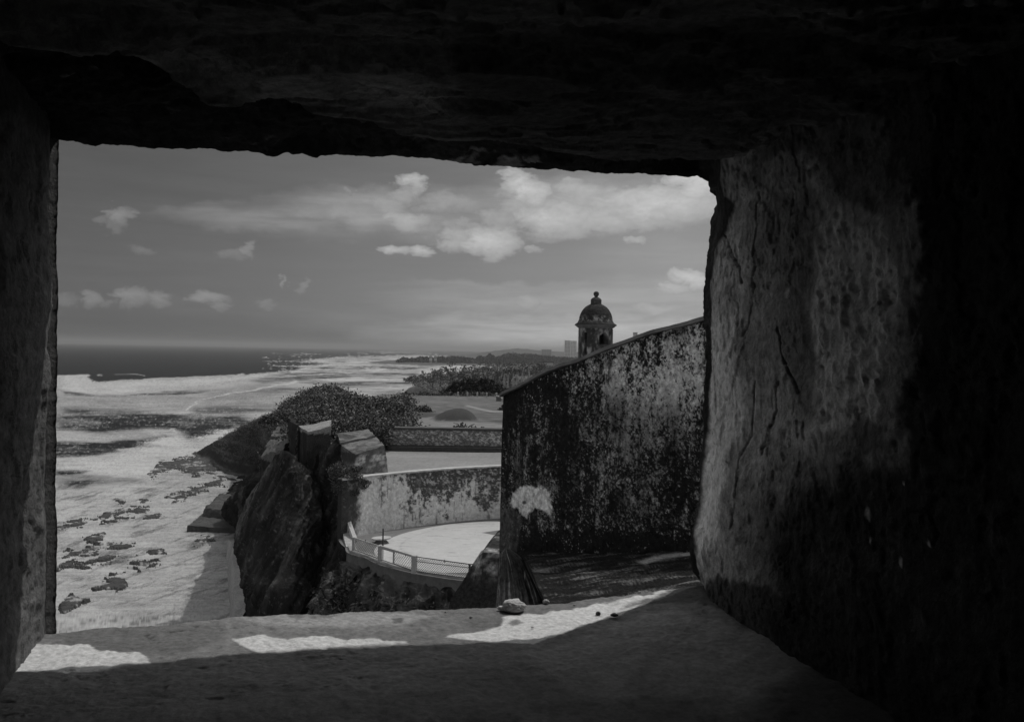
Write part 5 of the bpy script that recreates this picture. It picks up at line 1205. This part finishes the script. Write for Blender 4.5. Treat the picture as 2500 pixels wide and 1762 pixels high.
Se = edge([(-700, 1590), (0, 1545), (158, 1533), (470, 1513), (600, 1500), (900, 1487), (1100, 1479), (1190, 1474), (1300, 1467), (1400, 1459), (1520, 1445), (1600, 1434), (1660, 1426), (1720, 1424), (2500, 1330)])
U0 = float(np.interp(0, Rg[::-1, 1], Rg[::-1, 0]))
def wob(W, f, o, s): return fbm(W * f, o, .6, s) - .5

def build_right():
    nz = 420
    z = np.linspace(-1.0, .80, nz)
    sv = np.concatenate([np.linspace(-3.2, .9, 14)[:-1], np.linspace(.9, 1.9, 170)[:-1], np.linspace(1.9, DV, 230)])
    out = np.concatenate([np.linspace(.01, .2, 24), np.linspace(.24, 3.0, 14)])
    ue = np.interp(z, Rg[::-1, 1], Rg[::-1, 0])
    ue = ue + .010 * (fbm(np.stack([z * 30, 0 * z, 0 * z], -1), 5, .65, 3) - .5) * 2
    uf = np.convolve(np.pad(ue, 40, mode='edge'), np.ones(81) / 81, 'valid')
    rows = []
    V_, Z_ = np.meshgrid(sv, z, indexing='ij')
    base = .5 * (uf + U0)[None, :] - .10 - .07 * np.clip(DV - .46 - V_, 0, 1.2)
    kb = np.clip((V_ - (DV - .46)) / .46, 0, 1); kb = kb * kb * (1.5 - .5 * kb); U = base + kb * (uf[None, :] - base); U = mix(U, ue[None, :], sstep(DV - .14, DV, V_))
    U += .06 * sstep(1.2, DV, V_) * 0
    W = loc(U, V_, Z_); px, py = proj(W)
    # plaster coats: a lip a few centimetres inside the edge, worn hollows, ridges
    lipx = np.interp(py, [400, 440, 480, 500, 560, 600, 640, 700, 780, 900, 1000, 1100, 1180, 1300, 1425], [1768, 1766, 1772, 1790, 1772, 1752, 1744, 1738, 1737, 1738, 1735, 1722, 1712, 1702, 1716]) + 10 * (fbm(W * 14, 4, .6, 5) - .5)
    lip = sstep(-2, 5, px - lipx)
    n1 = wob(W, 2.2, 6, 1); n2 = wob(W, 9, 6, 2); n3 = wob(W * np.array([1, 1, .6]), 55, 5, 3)
    rough = sstep(-14, 14, sdist(px, py, [(1990, 540), (2040, 500), (2080, 560), (2150, 560), (2200, 700), (2185, 800), (2150, 950), (2140, 1040), (2040, 1020), (1985, 1040), (1990, 880), (1975, 760), (1990, 640)]) + 60 * n1)
    disp = -.010 * lip + .05 * n1 + .016 * n2 + .014 * n3 * (.4 + 1.4 * rough)
    def crack(pts, w, dep): return dep * sstep(w * .8, 0, lseg(px + 46 * n2 + 16 * n1, py, pts)) * sstep(.22, .40, fbm(W * 9, 4, .6, 91))
    cr = crack([(1765, 575), (1790, 640), (1805, 690)], 5, 1) + crack([(1860, 470), (1850, 560), (1842, 650), (1835, 720), (1822, 790), (1808, 820)], 4, .9) + crack([(1885, 800), (1905, 870), (1930, 930), (1940, 960)], 6, 1)
    cr += crack([(1890, 930), (1885, 1000), (1868, 1060), (1855, 1110)], 4.5, .9) + crack([(1835, 930), (1836, 1000), (1832, 1060), (1800, 1120), (1795, 1180), (1788, 1230), (1778, 1290)], 4, .8) + crack([(2210, 950), (2260, 980), (2262, 1060), (2240, 1110)], 7, .6) + crack([(2225, 1250), (2260, 1250), (2275, 1300), (2262, 1330)], 7, .6)
    disp += .014 * cr
    cnt = fbm(W * np.array([3, 3, 2.0]), 6, .62, 61); cnt2 = fbm(W * np.array([7, 7, 6]), 6, .66, 67)
    lev = sum(sstep(t - .004, t + .004, cnt) for t in (.42, .5, .58)) + .6 * sum(sstep(t - .006, t + .006, cnt2) for t in (.40, .62)); rimn = sum(sstep(.010, .002, np.abs(cnt - t)) for t in (.42, .5, .58))
    disp += .005 * lev * lip + .006 * (fbm(W * 26, 5, .7, 8) - .5)
    pits = sstep(.66, .74, fbm(W * 42, 3, .6, 77)) * (.25 + .75 * rough); disp += .006 * pits
    flake = sstep(-3, 3, sdist(px, py, [(1768, 1050), (1778, 1045), (1790, 1060), (1788, 1120), (1778, 1135), (1768, 1125)]) + 8 * n2); disp -= .006 * flake
    k2 = sstep(2.55, 2.2, V_) * 0
    U = U + disp * sstep(-.5, .6, V_)
    # flare outward close to the lip so that the edge faces the light
    U += .05 * sstep(DV - .12, DV - .01, V_) * 0
    W = loc(U, V_, Z_)
    al = .46 + .35 * n1 + .35 * n2
    n4 = wob(W, 22, 5, 14)
    area = lambda poly, soft, amp: sstep(-soft, soft, sdist(px, py, poly) + amp * 1.5 * (n1 + .8 * n2 + .5 * n4))
    al = mix(al, .90 + .10 * n2, area([(1700, 760), (1800, 770), (1806, 860), (1812, 1000), (1806, 1060), (1790, 1100), (1782, 1200), (1760, 1280), (1742, 1350), (1730, 1440), (1690, 1440), (1690, 1000)], 12, 40))  # bright strip: light caught near the outer edge, painted into the plaster
    al = mix(al, .62 + .1 * n2, area([(1735, 560), (1800, 540), (1830, 640), (1815, 760), (1735, 780)], 14, 30) * .8)
    al = mix(al, .25 + .2 * n2, area([(1870, 440), (1980, 500), (1995, 620), (1975, 760), (1990, 880), (1985, 1040), (1940, 1000), (1900, 860), (1890, 700)], 14, 50) * .9)
    al = mix(al, .88 + .9 * n3 + .4 * n2, rough)
    al = mix(al, .62 + .4 * n2, area([(1950, 380), (2000, 400), (2010, 470), (2030, 540), (1990, 560), (2000, 480), (1960, 440)], 7, 40))
    al = mix(al, .72 + .5 * n2, area([(1935, 1040), (1990, 1010), (2040, 980), (2090, 1020), (2080, 1070), (2010, 1060), (1995, 1120), (2010, 1190), (1975, 1210), (1985, 1130), (1930, 1080), (1900, 1070)], 8, 60) * .85)
    al = mix(al, .34 + .2 * n2, area([(2040, 1070), (2090, 1060), (2075, 1110), (2045, 1120)], 6, 30))
    al = mix(al, .14 + .1 * n2, area([(2080, 1000), (2180, 1030), (2190, 1120), (2100, 1120), (2060, 1060)], 10, 50) * .8)
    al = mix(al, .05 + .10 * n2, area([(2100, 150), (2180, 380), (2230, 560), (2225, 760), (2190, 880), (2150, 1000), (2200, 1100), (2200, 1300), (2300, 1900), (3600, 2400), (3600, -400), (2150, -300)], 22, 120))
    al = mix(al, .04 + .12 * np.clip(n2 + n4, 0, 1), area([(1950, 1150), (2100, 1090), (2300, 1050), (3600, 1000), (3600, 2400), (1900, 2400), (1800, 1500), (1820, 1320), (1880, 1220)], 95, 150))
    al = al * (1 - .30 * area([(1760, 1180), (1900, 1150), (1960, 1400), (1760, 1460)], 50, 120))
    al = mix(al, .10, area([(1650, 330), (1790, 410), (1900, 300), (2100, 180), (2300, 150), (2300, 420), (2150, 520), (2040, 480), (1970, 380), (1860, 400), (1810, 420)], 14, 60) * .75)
    al = mix(al, .26 + .3 * n2, area([(1780, 415), (1850, 395), (1870, 420), (1830, 450), (1790, 440)], 8, 60))
    al = mix(al, .30 + .3 * n2, area([(1930, 395), (2010, 400), (2000, 440), (1940, 430)], 8, 60) * .7)
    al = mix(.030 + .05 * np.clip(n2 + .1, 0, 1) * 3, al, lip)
    al = mix(al, .04, np.clip(cr, 0, 1) * .8)
    al = mix(al, .75, sstep(2.6, 0, lseg(px + 12 * n2, py, [(1838, 880), (1838, 1000), (1830, 1070), (1802, 1118), (1795, 1180), (1786, 1240)])) * .7)
    for (x, y, a_, b_) in ((2115, 1255, 5, 16), (2192, 1372, 4, 12), (1918, 716, 6, 14), (2263, 1328, 4, 7), (2120, 1318, 3, 8), (2200, 1180, 3, 5)):
        al = mix(al, .6, sstep(1.3, .6, np.hypot((px - x) / a_, (py - y) / b_)))
    al = al * (1 - .13 * rimn * lip) * (1 - .32 * pits) * (.86 + .12 * lev / 1.5)
    # moss at the foot
    al = mix(al, .04, area([(1715, 1425), (1760, 1395), (1830, 1405), (1920, 1440), (2000, 1480), (2600, 1800), (1800, 1800)], 8, 40) * .85)
    # outer face
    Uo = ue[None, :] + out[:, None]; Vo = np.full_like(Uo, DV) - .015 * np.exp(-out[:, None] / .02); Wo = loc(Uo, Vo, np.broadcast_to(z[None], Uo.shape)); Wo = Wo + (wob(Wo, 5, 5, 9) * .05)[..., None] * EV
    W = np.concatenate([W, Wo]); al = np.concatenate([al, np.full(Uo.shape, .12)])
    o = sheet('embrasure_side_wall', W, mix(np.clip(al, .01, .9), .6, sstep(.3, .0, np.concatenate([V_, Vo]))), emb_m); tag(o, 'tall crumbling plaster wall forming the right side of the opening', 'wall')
build_right()
def build_ceiling():
    nu = 520; u = np.concatenate([np.linspace(-1.6, -.75, 14)[:-1], np.linspace(-.75, 1.75, nu), np.linspace(1.75, 2.4, 8)[1:]])
    v = np.concatenate([np.linspace(-3.2, .8, 10)[:-1], np.linspace(.8, 2.0, 120)[:-1], np.linspace(2.0, DV, 170)])
    ze = np.interp(u, Ce[:, 0], Ce[:, 1]); rg = fbm(np.stack([u * 22, 0 * u, 0 * u], -1), 6, .7, 5) - .5
    ze = ze + .016 * rg - .012 * sstep(.62, .8, fbm(np.stack([u * 9, 0 * u + 4, 0 * u], -1), 4, .6, 2))
    zm = np.convolve(np.pad(ze, 60, mode='edge'), np.ones(121) / 121, 'valid')
    Vv, Uu = np.meshgrid(v, u, indexing='ij')
    W = loc(Uu, Vv, zm[None] + .0 * Vv); px, py = proj(W)
    n1, n2, n3 = wob(W, 2.4, 6, 11), wob(W, 10, 6, 12), wob(W * np.array([.5, 1, 1]), 18, 5, 13)
    # the outer course: broken stones, hanging a little lower towards the edge
    band = np.interp(px, [0, 158, 500, 800, 1100, 1400, 1700, 1800], [250, 240, 130, 95, 60, 45, 38, 20]) + 40 * n1
    ey = np.interp(px, [158, 700, 1200, 1700, 2500], [343, 368, 404, 430, 520]); inb = sstep(-10, 10, band - (ey - py))
    Z = mix(zm[None], ze[None], sstep(DV - .12, DV - .02, Vv)) + .035 * n1 + .016 * n2
    blocks = ridged(W * np.array([3, 6, 1]), 5, 33); Z = Z + inb * (.09 * (blocks - .55) + .03 * n3) * sstep(DV, DV - .03, Vv)
    cnt = fbm(W * np.array([2.5, 5, 2]), 5, .6, 47); Z = Z + .012 * sum(sstep(t - .006, t + .006, cnt) for t in (.40, .47, .54, .61)) * sstep(DV, DV - .03, Vv) + .01 * n3 + .05 * (inb - .5) * sstep(DV, DV - .1, Vv)
    Z = mix(Z, Z + (zm * 0)[None], 1)
    W = loc(Uu, Vv, Z)
    al = .30 + .2 * n2 + .25 * n1
    al = mix(al, .46 + .3 * n2, sstep(-20, 20, sdist(px, py, [(330, 150), (640, 150), (980, 150), (1100, 200), (1080, 280), (980, 300), (820, 250), (640, 230), (560, 200), (400, 190)]) + 70 * n1))
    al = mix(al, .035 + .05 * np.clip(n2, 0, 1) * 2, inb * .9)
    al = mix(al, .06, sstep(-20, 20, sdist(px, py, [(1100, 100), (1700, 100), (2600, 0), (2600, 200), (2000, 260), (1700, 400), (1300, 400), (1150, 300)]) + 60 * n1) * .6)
    al = np.where(inb > .3, al + .35 * sstep(.64, .72, fbm(W * np.array([6, 12, 6]), 5, .6, 44)), al)
    al = mix(al, .30, sstep(3, 0, lseg(px + 8 * n2, py, [(1370, 355), (1450, 290), (1560, 215), (1650, 150)])) * .45)
    t = np.concatenate([np.linspace(.006, .1, 10), np.linspace(.14, 1.6, 10)])[:, None]
    Zo = Z[-1][None] + t; Vo = DV + .01 * np.minimum(1, t / .02) + 0 * Zo; Wo = loc(np.broadcast_to(u[None], Zo.shape), Vo, Zo)
    W = np.concatenate([W, Wo]); al = np.concatenate([al, np.full(Zo.shape, .12)])
    o = sheet('ceiling', W, np.clip(al, .01, .7), emb_m); tag(o, kind='structure')
    # hanging root tips / fragments on the edge
    for k, (px, ln, lab) in enumerate(((634, 10, 'bent black twig hanging from the lintel edge'), )):
        uu, zz = on_face(px, 366); m = MB(); c = loc(np.array(uu), np.array(DV - .02), np.array(zz))
        m.tube([c + (0, 0, .03), c + (.004, 0, -.002), c + (.016, 0, -.010), c + (.018, 0, -.016)], [.006, .005, .004, .002], 5); m.tube([c + (.006, 0, -.002), c + (.02, 0, .0)], [.004, .001], 5)
        o = m.build('twig', bark_m, None, True); tag(o, lab, 'twig')
build_ceiling()
def build_sill():
    u = np.concatenate([np.linspace(-1.6, -.75, 12)[:-1], np.linspace(-.75, 1.75, 560), np.linspace(1.75, 2.4, 8)[1:]])
    v = np.concatenate([np.linspace(-3.2, .9, 10)[:-1], np.linspace(.9, 2.0, 90)[:-1], np.linspace(2.0, DV, 230)])
    ze = np.interp(u, Se[:, 0], Se[:, 1]); ze = ze + .006 * (fbm(np.stack([u * 18, 0 * u, 0 * u], -1), 6, .7, 5) - .5)
    Vv, Uu = np.meshgrid(v, u, indexing='ij'); Z = np.broadcast_to(ze[None], Vv.shape).copy()
    W = loc(Uu, Vv, Z); px, py = proj(W); n1, n2, n3 = wob(W, 2.6, 6, 21), wob(W, 12, 6, 22), wob(W, 45, 4, 23)
    Z += (.022 * n1 + .012 * n2 + .006 * n3) - .004 * sstep(.66, .76, fbm(W * 24, 4, .6, 29)) * sstep(.45, .6, n1 + .5); Z -= .03 * sstep(DV - .03, DV, Vv)
    W = loc(Uu, Vv, Z)
    sc = lambda poly, soft, amp: sstep(-soft, soft, sdist(px * .45, py, np.array(poly) * (.45, 1)) + amp * (n1 * .8 + n2))
    al = .17 + .10 * n2 + .13 * n1 + .08 * n3
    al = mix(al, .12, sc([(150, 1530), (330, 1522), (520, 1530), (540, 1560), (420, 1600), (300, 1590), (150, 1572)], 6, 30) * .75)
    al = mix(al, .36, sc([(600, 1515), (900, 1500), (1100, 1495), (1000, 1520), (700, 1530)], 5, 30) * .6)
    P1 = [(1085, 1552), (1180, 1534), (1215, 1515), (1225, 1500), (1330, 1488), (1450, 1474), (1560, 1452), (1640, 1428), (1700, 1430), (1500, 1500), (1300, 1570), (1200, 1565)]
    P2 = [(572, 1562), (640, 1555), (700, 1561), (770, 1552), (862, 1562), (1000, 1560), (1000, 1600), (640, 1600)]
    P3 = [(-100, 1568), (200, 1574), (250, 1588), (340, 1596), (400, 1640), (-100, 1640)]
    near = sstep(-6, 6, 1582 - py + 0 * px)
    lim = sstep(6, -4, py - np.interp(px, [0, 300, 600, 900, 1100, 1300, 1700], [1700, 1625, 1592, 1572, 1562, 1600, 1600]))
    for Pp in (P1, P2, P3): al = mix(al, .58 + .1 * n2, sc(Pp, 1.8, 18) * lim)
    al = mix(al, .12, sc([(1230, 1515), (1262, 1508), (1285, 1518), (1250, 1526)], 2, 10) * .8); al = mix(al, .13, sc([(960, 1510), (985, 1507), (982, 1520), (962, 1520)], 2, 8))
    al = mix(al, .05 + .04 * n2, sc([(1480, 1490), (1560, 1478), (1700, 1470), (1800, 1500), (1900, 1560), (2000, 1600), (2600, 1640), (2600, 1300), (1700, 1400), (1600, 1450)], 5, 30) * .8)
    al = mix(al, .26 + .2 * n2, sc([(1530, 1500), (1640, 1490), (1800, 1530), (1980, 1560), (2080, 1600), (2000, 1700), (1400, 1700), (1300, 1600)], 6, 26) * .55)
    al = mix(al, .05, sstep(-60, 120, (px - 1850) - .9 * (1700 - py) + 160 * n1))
    t = np.concatenate([np.linspace(.01, .1, 8), np.linspace(.16, 3.5, 12)])[:, None]
    Zo = Z[-1][None] - t; Vo = DV + .006 + 0 * Zo; Wo = loc(np.broadcast_to(u[None], Zo.shape), Vo, Zo)
    W = np.concatenate([W, Wo]); al = np.concatenate([al, np.full(Zo.shape, .15)])
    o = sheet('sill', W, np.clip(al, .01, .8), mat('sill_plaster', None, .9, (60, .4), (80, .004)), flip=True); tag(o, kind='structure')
build_sill()
def build_left():
    z = np.linspace(-1.1, .9, 420); sv = np.concatenate([np.linspace(-3.2, 1.2, 10)[:-1], np.linspace(1.2, DV, 150)])
    ue = np.interp(z, [-1, -.8, -.3, .2, .6, .9], [on_face(152, 1560)[0], on_face(149, 1500)[0], on_face(147, 1100)[0], on_face(149, 800)[0], on_face(150, 350)[0], on_face(150, 300)[0]])
    ue = ue + .014 * (fbm(np.stack([z * 14, 0 * z, 0 * z], -1), 6, .65, 3) - .5)
    V_, Z_ = np.meshgrid(sv, z, indexing='ij'); U = np.broadcast_to(ue[None], V_.shape).copy(); W = loc(U, V_, Z_); n1, n2 = wob(W, 2.4, 6, 31), wob(W, 11, 6, 32)
    cnt = fbm(W * np.array([3, 3, 1.6]), 5, .6, 41); U += (.05 * n1 + .02 * n2 + .006 * sum(sstep(t - .005, t + .005, cnt) for t in (.42, .5, .58))) * sstep(DV, DV - .1, V_) - .03 * sstep(DV, 1.6, V_) - .034; W = loc(U, V_, Z_); al = .16 + .12 * n1 + .10 * n2
    out = np.array([.01, .05, .3, 2.0])[:, None]; Uo = ue[None] - out; Wo = loc(Uo, np.full_like(Uo, DV + .004), np.broadcast_to(z[None], Uo.shape))
    W = np.concatenate([W, Wo]); al = np.concatenate([al, np.full(Uo.shape, .12)])
    o = sheet('embrasure_side_wall', W, np.clip(al, .01, .5), emb_m, flip=True); tag(o, 'dark rough wall forming the left side of the opening', 'wall')
    c = [loc(np.array(a), np.array(-3.15), np.array(b)) for a, b in ((-1.6, -1.2), (2.4, -1.2), (2.4, 1.0), (-1.6, 1.0))]; m = MB(); m.add(c, [(0, 1, 2, 3)]); o = m.build('back_wall', mat('inner_plaster', .6, .95, (2, .3), (5, .02))); tag(o, kind='structure')
build_left()
# stones lying on the sill
def sill_stone(px, py, w, h, label, seed, alb, name='stone'):
    zz = float(np.interp(px, [-700, 158, 600, 1190, 1520, 1720], [0, 0, 0, 0, 0, 0])); r = ray(px, py)
    u, _ = on_face(px, py); z = float(np.interp(u, Se[:, 0], Se[:, 1]))
    for _ in range(6):
        t = z / r[2]; u = (r @ EU) * t; z = float(np.interp(u, Se[:, 0], Se[:, 1]))
    t = z / r[2]; v = min((r @ EV) * t, DV - .03); p = loc(np.array(u), np.array(v), np.array(z)); sc = v / F
    th = np.linspace(0, 2 * math.pi, 65); ph = np.linspace(0, math.pi, 40); T, Ph = np.meshgrid(th, ph, indexing='ij'); S = np.stack([np.cos(T) * np.sin(Ph), np.sin(T) * np.sin(Ph), np.cos(Ph)], -1)
    n = fbm(S * 1.3 + seed, 5, .6, seed) - .5; f = fbm(S * 7, 4, .7, seed + 3) - .5
    S = S * (1 + .9 * n + .32 * f)[..., None] * np.array([w / 2 * sc, w / 2.4 * sc, h / 2 * sc]) + np.array([0, 0, h * .38 * sc]); S[-1] = S[0]
    S[..., 2] = np.maximum(S[..., 2], -.008)
    o = sheet(name, S, np.clip(alb + .9 * f * alb + .2 * n, .03, .8), mat('coral_rock', None, .95, (30, .35), (60, .004))); o.location = tuple(p); tag(o, label, 'stone')
sill_stone(1256, 1490, 58, 30, 'pitted pale lump of coral stone on the outer edge of the sill', 3, .42)
sill_stone(1226, 1488, 22, 12, 'small flat pale chip touching the left of the coral stone', 8, .5)
sill_stone(1333, 1471, 17, 11, 'small grey pebble on the sill edge right of the coral stone', 5, .4)
sill_stone(1500, 1503, 20, 8, 'small dark crumb of stone in the shade on the sill', 12, .08)
sill_stone(1460, 1500, 13, 9, 'tiny dark pebble left of the dark crumb in the shade', 14, .07)

for k, (px, py, w, h) in enumerate(((1088, 1494, 7, 4), (1150, 1506, 9, 4), (905, 1512, 8, 4), (760, 1530, 7, 3), (1402, 1478, 8, 5), (1560, 1446, 9, 5), (1592, 1440, 6, 4), (1300, 1532, 7, 3), (640, 1532, 7, 3))):
    places = ('left of the coral stone', 'just in front of the coral stone', 'well left of the coral stone near the lit edge', 'in the middle of the lit sill', 'on the white streak right of the coral stone', 'near the foot of the right wall', 'closest to the foot of the right wall', 'at the tip of the shadow in front of the coral stone', 'furthest left on the lit sill')
    sill_stone(px, py, w, h, 'tiny crumb of plaster ' + places[k], 30 + k, .3, name='plaster_crumb')
# ------------------------------------------------------------------ air
HZ = 1 / 9500.0
hb = link('haze', box_mesh('haze', -30000, 30000, -40, 30000, -3.0, 110.0)); tag(hb, kind='stuff')
hm = bpy.data.materials.new('haze'); hm.use_nodes = True; N, L = hm.node_tree.nodes, hm.node_tree.links
N.remove(N['Principled BSDF']); pv = N.new('ShaderNodeVolumePrincipled'); pv.inputs['Color'].default_value = (.76, .76, .76, 1); pv.inputs['Density'].default_value = HZ; pv.inputs['Anisotropy'].default_value = .6
L.new(pv.outputs[0], N['Material Output'].inputs['Volume']); hb.data.materials.append(hm)
